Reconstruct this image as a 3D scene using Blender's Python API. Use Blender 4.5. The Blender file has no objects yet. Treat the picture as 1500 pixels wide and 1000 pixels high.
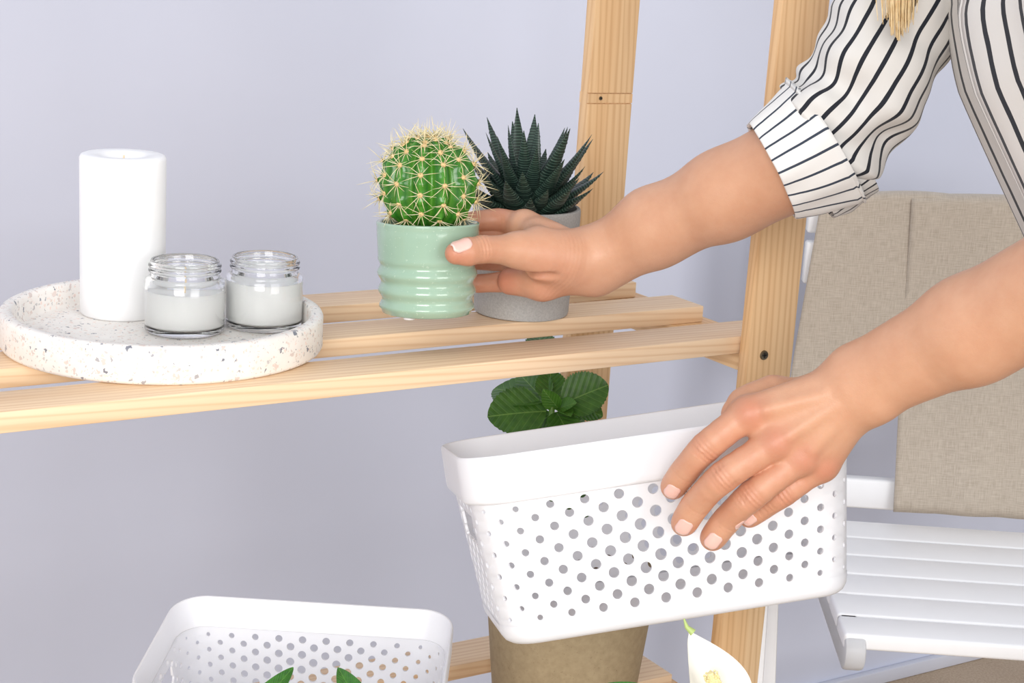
import bpy, bmesh, math, random
import numpy as np
from mathutils import Vector, Matrix, noise as mnoise

# ------------------------------------------------------------------ camera
# World: X runs along the shelf slats, Y towards the wall, Z up, floor at Z = 0.
FOCAL, PITCH, YAW, ROLL, CAM_H = 2500.0, 0.2442, 0.5684, math.radians(-3.3), 1.2
def cam_axes():
    fw = np.array([math.sin(YAW)*math.cos(PITCH), math.cos(YAW)*math.cos(PITCH), -math.sin(PITCH)])
    rt = np.array([math.cos(YAW), -math.sin(YAW), 0.0])
    dn = np.cross(fw, rt)
    c, s = math.cos(ROLL), math.sin(ROLL)
    return c*rt + s*dn, -s*rt + c*dn, fw
RT, DN, FW = cam_axes()
# NB the yaw sign: slats recede to the right, so the view direction has +X and +Y parts
CAM = np.array([0.0, 0.0, CAM_H])
sc = bpy.context.scene
camd = bpy.data.cameras.new('camera'); camo = bpy.data.objects.new('camera', camd)
sc.collection.objects.link(camo)
camd.sensor_width = 36.0; camd.sensor_fit = 'HORIZONTAL'; camd.lens = FOCAL/1500*36.0
camd.clip_start = 0.05; camd.clip_end = 100
camo.matrix_world = Matrix([[RT[i], -DN[i], -FW[i], CAM[i]] for i in range(3)] + [[0, 0, 0, 1]])
sc.camera = camo

# ------------------------------------------------------------------ light
world = bpy.data.worlds.new('world'); sc.world = world; world.use_nodes = True
bgn = world.node_tree.nodes['Background']
bgn.inputs[0].default_value = (0.93, 0.96, 1.0, 1); bgn.inputs[1].default_value = 0.76
def area(name, loc, target, sx, sy, power, col):
    l = bpy.data.lights.new(name, 'AREA'); l.shape = 'RECTANGLE'; l.size = sx; l.size_y = sy
    l.energy = power; l.color = col
    o = bpy.data.objects.new(name, l); sc.collection.objects.link(o)
    o.location = loc
    o.rotation_euler = (Vector(target) - Vector(loc)).to_track_quat('-Z', 'Y').to_euler()
    return o
area('window_light', (-2.2, -2.3, 2.05), (0.75, 1.25, 0.75), 2.4, 2.0, 140, (1.0, 0.985, 0.96))
area('fill_light', (1.1, -3.2, 1.7), (0.9, 1.5, 0.65), 2.0, 1.8, 62, (1.0, 0.98, 0.95))  # added frontal fill behind the camera, brightens the lower wall
vs = sc.view_settings
vs.view_transform = 'Standard'; vs.look = 'None'; vs.gamma = 1.0; vs.use_curve_mapping = False
vs.exposure = 0.03

# ------------------------------------------------------------------ helpers
def V(a): return np.array(a, float)
def U(px, py, depth):                       # point at a pixel's direction, depth metres along the view axis
    return CAM + depth*(FW + (px-750)/FOCAL*RT + (py-500)/FOCAL*DN)
def on_z(px, py, Z):
    d = FW + (px-750)/FOCAL*RT + (py-500)/FOCAL*DN
    return CAM + d*((Z-CAM_H)/d[2])
def on_y(px, py, Y):
    d = FW + (px-750)/FOCAL*RT + (py-500)/FOCAL*DN
    return CAM + d*(Y/d[1])
def camvec(x, down, fwd):
    v = x*RT + down*DN + fwd*FW
    return v/np.linalg.norm(v)
def unit(v): v = V(v); return v/np.linalg.norm(v)
def frame(x, y, z, loc):
    return Matrix([[x[i], y[i], z[i], loc[i]] for i in range(3)] + [[0, 0, 0, 1]])

def new_mesh(verts, faces, smooth=None, uvs=None):
    me = bpy.data.meshes.new('mesh')
    me.from_pydata([tuple(map(float, v)) for v in verts], [], [tuple(map(int, f)) for f in faces])
    if uvs is not None:
        ul = me.uv_layers.new(name='UVMap')
        vi = np.empty(len(me.loops), np.int32); me.loops.foreach_get('vertex_index', vi)
        ul.data.foreach_set('uv', np.asarray(uvs, np.float32)[vi].ravel())
    me.update()
    if smooth is not None:
        me.polygons.foreach_set('use_smooth', np.ones(len(me.polygons), bool))
        if smooth < 180: me.set_sharp_from_angle(angle=math.radians(smooth))
    return me
def obj(name, me, mat=None, parent=None, mw=None):
    o = bpy.data.objects.new(name, me); sc.collection.objects.link(o)
    if me is not None:
        me.name = name
        if mat is not None and len(me.materials) == 0: me.materials.append(mat)
    if parent is not None: o.parent = parent
    if mw is not None: o.matrix_local = mw
    return o
def thing(name, label, cat, loc=(0, 0, 0), group=None, mw=None):
    o = bpy.data.objects.new(name, None); sc.collection.objects.link(o); o.empty_display_size = .05
    o.location = tuple(map(float, loc))
    if mw is not None: o.matrix_world = mw
    o['label'] = label; o['category'] = cat
    if group: o['group'] = group
    return o
def tag(o, label, cat, group=None):
    o['label'] = label; o['category'] = cat
    if group: o['group'] = group
    return o
def struct(o, label=None):
    o['kind'] = 'structure'
    if label: o['label'] = label
    return o
def bm_mesh(bm, smooth=None):
    me = bpy.data.meshes.new('mesh'); bm.to_mesh(me); bm.free()
    if smooth is not None:
        me.polygons.foreach_set('use_smooth', np.ones(len(me.polygons), bool))
        if smooth < 180: me.set_sharp_from_angle(angle=math.radians(smooth))
    return me
def box_mesh(x0, x1, y0, y1, z0, z1, bev=0.0, seg=2):
    bm = bmesh.new(); bmesh.ops.create_cube(bm, size=1)
    for v in bm.verts:
        v.co = Vector(((x0+x1)/2+v.co.x*(x1-x0), (y0+y1)/2+v.co.y*(y1-y0), (z0+z1)/2+v.co.z*(z1-z0)))
    if bev: bmesh.ops.bevel(bm, geom=bm.edges[:], offset=bev, segments=seg, profile=.5, affect='EDGES')
    return bm_mesh(bm, 40 if bev else None)
def lathe_mesh(prof, n=64, smooth=35, dr=None):
    """prof: list of (r, z); r = 0 closes with a pole."""
    verts, faces, rows = [], [], []
    for r, z in prof:
        if r < 1e-7: rows.append([len(verts)]); verts.append((0, 0, z))
        else:
            row = []
            for k in range(n):
                a = 2*math.pi*k/n; rr = r + (dr(a, r, z) if dr else 0)
                row.append(len(verts)); verts.append((rr*math.cos(a), rr*math.sin(a), z))
            rows.append(row)
    for A, B in zip(rows, rows[1:]):
        for k in range(n):
            k2 = (k+1) % n
            if len(A) == 1 and len(B) == 1: break
            if len(A) == 1: faces.append((A[0], B[k2], B[k]))
            elif len(B) == 1: faces.append((A[k], A[k2], B[0]))
            else: faces.append((A[k], A[k2], B[k2], B[k]))
    return new_mesh(verts, faces, smooth)
def tube_data(path, radii, n=12, cap=True):
    """swept tube; returns verts, faces"""
    P = [V(p) for p in path]; m = len(P)
    if np.isscalar(radii): radii = [radii]*m
    T = [unit(P[min(i+1, m-1)]-P[max(i-1, 0)]) for i in range(m)]
    a = np.cross(T[0], [0, 0, 1.0])
    if np.linalg.norm(a) < .1: a = np.cross(T[0], [1.0, 0, 0])
    a = unit(a); verts, faces = [], []
    for i in range(m):
        a = unit(a - np.dot(a, T[i])*T[i]); b = np.cross(T[i], a)
        for k in range(n):
            t = 2*math.pi*k/n
            verts.append(P[i] + radii[i]*(math.cos(t)*a + math.sin(t)*b))
    for i in range(m-1):
        for k in range(n):
            k2 = (k+1) % n
            faces.append((i*n+k, i*n+k2, (i+1)*n+k2, (i+1)*n+k))
    if cap:
        faces.append(tuple(range(n))[::-1]); faces.append(tuple(range((m-1)*n, m*n)))
    return verts, faces
class Acc:                                   # collects geometry of ONE part
    def __init__(s): s.v, s.f = [], []
    def add(s, v, f):
        o = len(s.v); s.v += list(v); s.f += [tuple(i+o for i in q) for q in f]
    def mesh(s, smooth=None): return new_mesh(s.v, s.f, smooth)

# ------------------------------------------------------------------ materials
def srgb(r, g, b):
    f = lambda c: (c/255/12.92) if c/255 <= .04045 else ((c/255+.055)/1.055)**2.4
    return (f(r), f(g), f(b), 1)
class NT:
    def __init__(s, name):
        s.m = bpy.data.materials.new(name); s.m.use_nodes = True
        s.t = s.m.node_tree; s.b = s.t.nodes['Principled BSDF']; s.out = s.t.nodes['Material Output']
    def n(s, typ, **kw):
        nd = s.t.nodes.new(typ)
        for k, v in kw.items():
            if k.startswith('i_'):
                key = k[2:]; key = int(key) if key.isdigit() else key.replace('_', ' ')
                nd.inputs[key].default_value = v
            else: setattr(nd, k, v)
        return nd
    def l(s, a, b): s.t.links.new(a, b)
    def coord(s, kind='Object', scale=(1, 1, 1), rnd=0.0):
        tc = s.n('ShaderNodeTexCoord'); mp = s.n('ShaderNodeMapping'); mp.inputs['Scale'].default_value = scale
        s.l(tc.outputs[kind], mp.inputs['Vector'])
        if rnd:
            oi = s.n('ShaderNodeObjectInfo'); mu = s.n('ShaderNodeMath', operation='MULTIPLY'); mu.inputs[1].default_value = rnd
            s.l(oi.outputs['Random'], mu.inputs[0]); s.l(mu.outputs[0], mp.inputs['Location'])
        return mp.outputs['Vector']
    def noise(s, vec, scale, detail=3, rough=.5, dist=0.0):
        nd = s.n('ShaderNodeTexNoise'); nd.inputs['Scale'].default_value = scale; nd.inputs['Detail'].default_value = detail
        nd.inputs['Roughness'].default_value = rough; nd.inputs['Distortion'].default_value = dist
        s.l(vec, nd.inputs['Vector']); return nd.outputs['Fac']
    def ramp(s, fac, stops, interp='LINEAR'):
        r = s.n('ShaderNodeValToRGB'); r.color_ramp.interpolation = interp
        e = r.color_ramp.elements
        while len(e) < len(stops): e.new(.5)
        for el, (p, c) in zip(e, stops): el.position = p; el.color = c
        s.l(fac, r.inputs['Fac']); return r.outputs['Color']
    def mix(s, fac, a, b, mode='MIX'):
        m = s.n('ShaderNodeMix', data_type='RGBA', blend_type=mode)
        for sock, v in ((m.inputs[0], fac), (m.inputs[6], a), (m.inputs[7], b)):
            if hasattr(v, 'is_output'): s.l(v, sock)
            else: sock.default_value = v
        return m.outputs[2]
    def math(s, op, a, b=None, clamp=False):
        m = s.n('ShaderNodeMath', operation=op); m.use_clamp = clamp
        for i, v in enumerate((a, b)):
            if v is None: continue
            if hasattr(v, 'is_output'): s.l(v, m.inputs[i])
            else: m.inputs[i].default_value = v
        return m.outputs[0]
    def bump(s, h, strength, dist=.001):
        b = s.n('ShaderNodeBump'); b.inputs['Strength'].default_value = strength; b.inputs['Distance'].default_value = dist
        s.l(h, b.inputs['Height']); s.l(b.outputs['Normal'], s.b.inputs['Normal'])
    def set(s, **kw):
        for k, v in kw.items():
            sock = s.b.inputs[k.replace('_', ' ')]
            if hasattr(v, 'is_output'): s.l(v, sock)
            else: sock.default_value = v
        return s
def simple(name, col, rough=.5, noise_amt=.04, nscale=40, bump=0.0, **kw):
    t = NT(name); vec = t.coord()
    f = t.noise(vec, nscale, 4)
    lo = tuple(c*(1-noise_amt) for c in col[:3])+(1,); hi = tuple(min(1, c*(1+noise_amt)) for c in col[:3])+(1,)
    t.set(Base_Color=t.ramp(f, [(.3, lo), (.7, hi)]), Roughness=rough, **kw)
    if bump: t.bump(f, bump)
    return t.m
def wood(name, axis, c_light, c_dark, c_line):
    t = NT(name)
    s = [38, 38, 38]; s[axis] = 1.6
    v = t.coord('Object', tuple(s), rnd=7.0)
    big = t.noise(v, .55, 2, .5, .6)
    s2 = [190, 190, 190]; s2[axis] = 2.2
    v2 = t.coord('Object', tuple(s2), rnd=3.0)
    fine = t.noise(v2, 1.0, 3, .6)
    w = t.n('ShaderNodeTexWave', wave_type='BANDS', bands_direction='DIAGONAL')
    w.inputs['Scale'].default_value = 2.6; w.inputs['Distortion'].default_value = 5.5; w.inputs['Detail'].default_value = 2
    w.inputs['Detail Scale'].default_value = .8
    t.l(v, w.inputs['Vector'])
    line = t.math('POWER', w.outputs['Fac'], 3.0)
    col = t.ramp(big, [(.32, c_light), (.70, c_dark)])
    col = t.mix(t.math('MULTIPLY', line, .4), col, c_line)
    col = t.mix(t.math('MULTIPLY', t.math('SUBTRACT', fine, .45, True), .7), col, c_line)
    t.set(Base_Color=col, Roughness=.55)
    t.bump(fine, .12, .0006)
    return t.m
PINE = (srgb(240, 212, 178), srgb(230, 194, 154), srgb(206, 160, 114))
PINE2 = (srgb(236, 202, 158), srgb(222, 178, 128), srgb(192, 142, 92))
wood_x = wood('pine_along_x', 0, *PINE); wood_y = wood('pine_along_y', 1, *PINE2); wood_z = wood('pine_along_z', 2, *PINE2)
m_wall = simple('wall_paint', srgb(208, 212, 229), .75, .012, 6, .02)
m_base = simple('white_baseboard_paint', srgb(206, 208, 220), .5, .01)
m_white_plastic = simple('white_plastic', srgb(238, 239, 244), .38, .005, 20, Subsurface_Weight=.25, Subsurface_Radius=(.02, .02, .02), Subsurface_Scale=.5)
m_white_paint = simple('white_painted_wood', srgb(246, 246, 248), .4, .01, 30)
m_steel = simple('zinc_screw', srgb(120, 112, 95), .35, .1, 200, Metallic=.9)
m_dark = simple('screw_recess', srgb(35, 32, 28), .6)
# ------------------------------------------------------------------ room
WALL_Y = float(on_z(1335, 984, 0)[1])
struct(obj('wall_back', box_mesh(-3.5, 6.5, WALL_Y, WALL_Y+.12, 0, 3.0), m_wall), 'plain pale lavender grey painted wall')
t = NT('floor_carpet'); v = t.coord(); f = t.noise(v, 260, 4, .7); f2 = t.noise(v, 9, 3)
t.set(Base_Color=t.mix(.35, t.ramp(f, [(.3, srgb(160, 138, 116)), (.7, srgb(204, 184, 161))]), t.ramp(f2, [(.3, srgb(160, 138, 115)), (.7, srgb(186, 165, 142))])), Roughness=.9)
t.bump(f, .5, .003)
struct(obj('floor', box_mesh(-3.5, 6.5, -3.5, WALL_Y, -.08, 0), t.m), 'beige brown floor below the chair')
struct(obj('baseboard_back', box_mesh(-3.5, 6.5, WALL_Y-.014, WALL_Y, 0, .024, .003), m_base), 'low pale baseboard along the wall')

# ------------------------------------------------------------------ wooden shelf rack
SH = .88; SL = .532; TH = .0145             # upper and lower shelf tops, slat thickness
X0, X1 = -.03, .921
rack = thing('shelf_rack', 'light pine slatted shelf rack with tall posts holding the tray and plants', 'shelf', ((X0+X1)/2, 1.16, 0))
def rk(name, me, mat, parent=rack, loc=(0, 0, 0), rot=None):
    o = obj(name, me, mat, parent)
    off = rack.location if parent is rack else Vector((0, 0, 0))
    o.location = Vector(loc) - off
    if rot: o.rotation_euler = rot
    return o
L = X1-X0
slat_me = box_mesh(-L/2, L/2, -.023, .023, -TH, 0, .0012)
for top in (SH, SL, .17):
    for yc in (1.058, 1.158, 1.258):
        rk('slat', slat_me, wood_x, loc=((X0+X1)/2, yc, top))
bar_me = box_mesh(-.024, .024, -.132, .132, -.017, 0, .001)
for top in (SH, SL, .17):
    for xc in (.911, X0+.025):
        rk('crossbar', bar_me, wood_y, loc=(xc, 1.167, top-TH))
# posts: two boards in line, the joint groove shows on the back post
def post_mesh(w, d, h, groove=None):
    bm = bmesh.new()
    g = .0009
    segs = [(0, h)] if not groove else [(0, groove[0]-g), (groove[0]-g, groove[0]), (groove[0], groove[1]-g), (groove[1]-g, groove[1]), (groove[1], h)]
    v, f = [], []
    for i, (a, b) in enumerate(segs):
        dd = d/2-(.0022 if i % 2 else (.0006 if i == 2 else 0))
        o = len(v)
        for z in (a, b):
            v += [(-w/2, -dd, z), (w/2, -dd, z), (w/2, d/2, z), (-w/2, d/2, z)]
        f += [(o, o+1, o+5, o+4), (o+1, o+2, o+6, o+5), (o+2, o+3, o+7, o+6), (o+3, o, o+4, o+7), (o+3, o+2, o+1, o), (o+4, o+5, o+6, o+7)]
    for p in v: bm.verts.new(p)
    bm.verts.ensure_lookup_table()
    for q in f: bm.faces.new([bm.verts[i] for i in q])
    bmesh.ops.bevel(bm, geom=[e for e in bm.edges if abs(e.verts[0].co.z-e.verts[1].co.z) > .01], offset=.0015, segments=2, profile=.5, affect='EDGES')
    return bm_mesh(bm, 40)
front_post_me = post_mesh(.048, .0115, 1.62)
back_post_me = post_mesh(.0495, .0145, 1.62, (float(on_y(880,151,1.2825)[2]), float(on_y(880,136,1.2825)[2])))
LEAN = .009
def post(me, xc, yc):
    return rk('post', me, wood_z, loc=(xc-LEAN*SH, yc, 0), rot=(0, LEAN, 0))
fp = post(front_post_me, .9025, 1.0275); post(front_post_me, X0+.026, 1.0275)
bp = post(back_post_me, .9095, 1.2895); post(back_post_me, X0+.026, 1.2895)
def screw(parent, px, py, Y, s=1.0):
    P = on_y(px, py, Y)
    prof = [(0, 0.0006), (.0012, .0006), (.0014, .0009), (.0036, .0011), (.0040, .0002), (.0040, -.002), (0, -.002)]
    o = obj('screw', lathe_mesh([(r*s, z*s) for r, z in prof], 20, 30), m_steel)
    o.parent = parent
    bpy.context.view_layer.update()
    o.matrix_world = Matrix.Translation(Vector(P)) @ Matrix.Rotation(math.radians(90), 4, 'X')
    a = Acc()
    for w, h in ((.0009, .0034), (.0034, .0009)):
        x, y = w*s/2*1.3, h*s/2*1.3
        a.add([(-x, -y, .0010), (x, -y, .0010), (x, y, .0010), (-x, y, .0010), (-x, -y, .0013), (x, -y, .0013), (x, y, .0013), (-x, y, .0013)],
              [(4, 5, 6, 7), (0, 1, 5, 4), (1, 2, 6, 5), (2, 3, 7, 6), (3, 0, 4, 7)])
    # the cross recess is a part of the screw head itself
    o.data.materials.append(m_dark)
    bm = bmesh.new(); bm.from_mesh(o.data); n0 = len(bm.faces)
    vs_ = [bm.verts.new(p) for p in a.v]
    for q in a.f:
        fc = bm.faces.new([vs_[i] for i in q]); fc.material_index = 1
    bm.to_mesh(o.data); bm.free()
screw(fp, 1119, 520, 1.0215, 1.0)
screw(bp, 880, 144, 1.2825, .45)

# ------------------------------------------------------------------ tray and candles
t = NT('terrazzo'); v = t.coord('Object', (1, 1, 1))
def chips(scale, thr_keep, size, seed):
    mp = t.n('ShaderNodeMapping'); mp.inputs['Location'].default_value = (seed, seed*2, seed*.7); t.l(v, mp.inputs['Vector'])
    nz = t.n('ShaderNodeTexNoise'); nz.inputs['Scale'].default_value = scale*1.3; t.l(mp.outputs[0], nz.inputs['Vector'])
    md = t.mix(.006*260/scale, mp.outputs[0], nz.outputs['Color'])
    vo = t.n('ShaderNodeTexVoronoi'); vo.inputs['Scale'].default_value = scale; t.l(md, vo.inputs['Vector'])
    sp = t.n('ShaderNodeSeparateColor'); t.l(vo.outputs['Color'], sp.inputs[0])
    keep = t.math('GREATER_THAN', sp.outputs[0], thr_keep)
    near = t.math('LESS_THAN', vo.outputs['Distance'], t.math('MULTIPLY', t.math('ADD', sp.outputs[2], .5), size))
    return t.math('MULTIPLY', keep, near), sp.outputs[1]
base = t.ramp(t.noise(v, 60, 4), [(.3, srgb(232, 227, 221)), (.7, srgb(242, 238, 233))])
f1, r1 = chips(360, .3, .30, 1.3); f2, r2 = chips(215, .62, .29, 4.1)
c1 = t.ramp(r1, [(0, srgb(222, 206, 196)), (.35, srgb(196, 192, 190)), (.6, srgb(236, 216, 206)), (.93, srgb(150, 150, 158))], 'CONSTANT')
c2 = t.ramp(r2, [(0, srgb(214, 200, 194)), (.4, srgb(170, 168, 172)), (.65, srgb(222, 206, 198)), (.86, srgb(128, 130, 140))], 'CONSTANT')
t.set(Base_Color=t.mix(f2, t.mix(f1, base, c1), c2), Roughness=.5); m_terrazzo = t.m
TR, THK = .1165, .027
tc0 = on_z(240, 450.5, SH+THK); tray_c = V((tc0[0], tc0[1], SH))
prof = [(0, 0), (TR-.003, 0), (TR-.001, .001), (TR, .003), (TR, THK-.003), (TR-.001, THK-.001), (TR-.003, THK), (TR-.0080, THK), (TR-.0092, THK-.001), (TR-.0098, THK-.003), (TR-.0102, .0105), (TR-.0110, .0090), (TR-.012, .0085), (0, .0085)]
tray = obj('terrazzo_tray', lathe_mesh(prof, 128, 40), m_terrazzo); tray.location = tray_c
tag(tray, 'round white terrazzo tray with grey and pink chips carrying the candles', 'tray')
TZ = SH+.0086
def stand_at(px, py, Z, r):                 # centre of a round base whose front edge shows at the pixel
    P = on_z(px, py, Z); d = P-CAM; d[2] = 0; d = unit(d); return P + d*r
t = NT('candle_wax'); f = t.noise(t.coord(), 30, 3)
t.set(Base_Color=t.ramp(f, [(.3, srgb(243, 243, 245)), (.7, srgb(248, 248, 250))]), Roughness=.45, Subsurface_Weight=.6, Subsurface_Radius=(.02, .02, .02), Subsurface_Scale=.5)
m_wax = t.m
t = NT('soy_wax'); f = t.noise(t.coord(), 30, 3)
t.set(Base_Color=t.ramp(f, [(.3, srgb(252, 253, 250)), (.7, srgb(254, 254, 252))]), Roughness=.4, Subsurface_Weight=.5, Subsurface_Radius=(.015, .015, .015), Subsurface_Scale=.5)
m_soy = t.m
m_wick = simple('wick_cotton', srgb(228, 208, 178), .9, .1, 300)
CR, CH = .0320, .122
cp = stand_at(180, 472, TZ, CR)
candle = thing('pillar_candle', 'tall thick white pillar candle standing on the terrazzo tray', 'candle', cp)
obj('wax_body', lathe_mesh([(0, 0), (CR-.0015, 0), (CR, .0015), (CR, CH-.003), (CR-.001, CH-.0008), (CR-.003, CH), (CR-.013, CH-.0004), (CR-.0165, CH-.002), (CR-.019, CH-.005), (.004, CH-.0065), (0, CH-.0066)], 96, 50), m_wax, candle)
v_, f_ = tube_data([(0, 0, CH-.008), (.0004, 0, CH-.004), (.001, .0005, CH-.001)], .0008, 8)
obj('wick', new_mesh(v_, f_, 60), m_wick, candle)
# clear glass
t = NT('clear_glass'); f = t.noise(t.coord(), 20, 2)
t.set(Base_Color=t.ramp(f, [(.3, (.985, .99, .985, 1)), (.7, (.995, .997, .995, 1))]), Roughness=0.0, IOR=1.46, Transmission_Weight=1.0)
m_glass = t.m
def jar(px, py, R, H, wax_h, label, wick):
    c = stand_at(px, py, TZ, R)
    J = thing('candle_jar', label, 'candle', c)
    w = .0022; sh = H-.0125; nr = R-.0042     # wall, shoulder height, neck radius
    out = [(0, 0.0009), (R*.7, .0007), (R-.003, 0), (R-.001, .0008), (R, .0025), (R, sh-.0035), (R-.0008, sh-.0015), (R-.0028, sh), (nr, sh+.0006), (nr, sh+.003)]
    for k in range(2):                       # screw thread beads
        z = sh+.0042+k*.0036
        out += [(nr, z-.0008), (nr+.0014, z), (nr+.0016, z+.0007), (nr+.0013, z+.0014), (nr, z+.0021)]
    out += [(nr, H-.0008), (nr-.0006, H), (nr-.0018, H), (nr-.0024, H-.0008)]
    inn = [(nr-.0024, sh+.0005), (R-w-.002, sh-.0035), (R-w, sh-.007), (R-w, .006), (R-w-.002, .0045), (0, .004)]
    obj('glass', lathe_mesh(out+inn, 72, 45), m_glass, J)
    wr = R-w+.00025
    obj('wax', lathe_mesh([(0, .0046), (wr-.003, .0048), (wr, .0068), (wr, wax_h+.0012), (wr-.0006, wax_h+.0010), (wr-.003, wax_h), (0, wax_h-.0003)], 64, 45), m_soy, J)
    if wick:
        v_, f_ = tube_data([(0, 0, wax_h-.004), (.0002, 0, wax_h+.005), (.0008, 0, wax_h+.0105)], .0007, 8)
        obj('wick', new_mesh(v_, f_, 60), m_wick, J)
    return J
jar(270, 498, .0292, .0535, .0305, 'squat glass candle jar with a pale wick showing, beside the tall pillar candle', True)
jar(386, 490, .0288, .0535, .0345, 'squat glass candle jar showing no wick, apart from the pillar candle', False)
# ------------------------------------------------------------------ cactus in the green pot (held in the hand)
t = NT('celadon_glaze'); v = t.coord(); f = t.noise(v, 22, 4); f2 = t.noise(v, 420, 2)
col = t.ramp(f, [(.3, srgb(148, 177, 156)), (.7, srgb(162, 189, 168))])
t.set(Base_Color=t.mix(t.math('MULTIPLY', t.math('GREATER_THAN', f2, .68), .25), col, srgb(214, 228, 214)), Roughness=.16, Coat_Weight=.5, Coat_Roughness=.08); m_celadon = t.m
t.bump(f, .15, .002)
m_soil = simple('potting_soil', srgb(92, 70, 52), .95, .5, 260, 1.0)
POT_D = 1.285
pot_up = camvec(.022, -1.0, -.165)           # pot held with a slight tilt
pot_top = U(627, 324, POT_D)
PR = .0386; PH = .0700
px_ = unit(np.cross(DN, pot_up)) if False else unit(RT - np.dot(RT, pot_up)*pot_up)
py_ = np.cross(pot_up, px_)
pot_base = pot_top - pot_up*PH
cactus = thing('potted_cactus', 'spiny round green cactus in a ribbed celadon green pot held in the hand', 'cactus', mw=frame(px_, py_, pot_up, pot_base))
rb, rt_ = PR*.895, PR
prof = [(0, .0022), (rb-.010, .0022), (rb-.009, 0), (rb-.004, 0), (rb-.001, .0012), (rb, .004)]
N = 40
for i in range(1, N+1):
    z = .004+(PH-.004-.0015)*i/N; u = z/PH
    r = rb + (rt_-rb)*min(1, u*1.15)**.9
    if u < .62:                              # throwing rings in the lower half
        r += .0013*math.sin(2*math.pi*(u*PH/.0128)-1.1)*min(1, (.62-u)/.08)*min(1, u/.08)
    if u > .93: r += .0006*(u-.93)/.07
    prof.append((r, z))
prof += [(rt_+.0004, PH-.0006), (rt_-.0006, PH), (rt_-.0022, PH-.0002), (rt_-.0032, PH-.0016), (rt_-.0042, PH-.008), (rt_-.0045, PH-.012)]
obj('pot', lathe_mesh(prof, 96, 60), m_celadon, cactus)
obj('felt_foot', lathe_mesh([(0, -.0016), (.004, -.0016), (.0045, -.0010), (.0045, .0006), (0, .0006)], 16, 40), m_white_plastic, cactus).location = (-.012, -.022, 0)
def soil_disc(r, seed, amp=.0012):
    rnd = random.Random(seed); rows = [0, .3, .55, .75, .9, 1]; n = 36; v, fc = [(0, 0, rnd.uniform(0, amp))], []
    for q in rows[1:]:
        for k in range(n):
            a = 2*math.pi*k/n; v.append((q*r*math.cos(a), q*r*math.sin(a), rnd.uniform(-amp, amp)))
    for k in range(n): fc.append((0, 1+k, 1+(k+1) % n))
    for j in range(4):
        for k in range(n):
            a, b = 1+j*n+k, 1+j*n+(k+1) % n; fc.append((a, a+n, b+n, b))
    return new_mesh(v, fc, 180)
obj('soil', soil_disc(rt_-.0038, 3), m_soil, cactus).location = (0, 0, PH-.005)
# ribbed body
t = NT('cactus_skin'); v = t.coord(); f = t.noise(v, 60, 4); at = t.n('ShaderNodeAttribute', attribute_name='rib')
col = t.ramp(at.outputs['Fac'], [(0, srgb(84, 146, 44)), (.45, srgb(38, 104, 28)), (1, srgb(80, 148, 46))])
col = t.mix(t.math('MULTIPLY', t.math('GREATER_THAN', t.noise(v, 130, 2), .70), .5), col, srgb(150, 180, 90))
t.set(Base_Color=t.mix(t.math('MULTIPLY', f, .25), col, srgb(34, 84, 24)), Roughness=.22, Subsurface_Weight=.12, Subsurface_Radius=(.004, .008, .002), Subsurface_Scale=.3); m_cactus = t.m
NR = 13; CRAD, CHGT = .0372, .0368; CZ = PH+.0275
LATS = [-38, -14, 8, 29, 49, 68]            # areole latitudes in degrees
def cactus_r(lat, lon, want_rib=False):
    ph = (lon*NR/(2*math.pi)) % 1.0; d = abs(ph-.5)*2          # 0 on the crest, 1 in the furrow
    crest = max(0.0, 1-d)
    fade = max(.12, math.cos(lat))**.7
    tub = max(0.0, math.cos((math.degrees(lat)+38)/21.2*2*math.pi))  # swelling at each areole
    r = 1 - .165*(d**1.7)*fade + .055*(tub-.3)*(crest**1.2)*fade
    top = max(0.0, (math.degrees(lat)-72)/18); r -= .07*top*top
    return (r, 1-d) if want_rib else r
def cactus_pt(lat, lon):
    r = cactus_r(lat, lon)
    return V((CRAD*r*math.cos(lat)*math.cos(lon), CRAD*r*math.cos(lat)*math.sin(lon), CHGT*r*math.sin(lat)+CZ))
nl, nm = 60, NR*14; verts, faces, rib = [], [], []
for i in range(nl+1):
    lat = math.radians(-62+150*i/nl)
    for k in range(nm):
        lon = 2*math.pi*k/nm; verts.append(cactus_pt(lat, lon)); rib.append(cactus_r(lat, lon, True)[1])
for i in range(nl):
    for k in range(nm):
        k2 = (k+1) % nm; faces.append((i*nm+k, i*nm+k2, (i+1)*nm+k2, (i+1)*nm+k))
faces.append(tuple(range(nl*nm, (nl+1)*nm)))
me = new_mesh(verts, faces, 180)
at_ = me.attributes.new('rib', 'FLOAT', 'POINT'); at_.data.foreach_set('value', np.array(rib, np.float32))
body = obj('cactus_body', me, m_cactus, cactus)
t = NT('cactus_spine'); f = t.noise(t.coord(), 300, 2)
t.set(Base_Color=t.ramp(f, [(.3, srgb(232, 214, 160)), (.7, srgb(246, 236, 204))]), Roughness=.5); m_spine = t.m
m_areole = simple('areole_wool', srgb(222, 190, 138), .95, .15, 500)
spine_meshes = []
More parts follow.
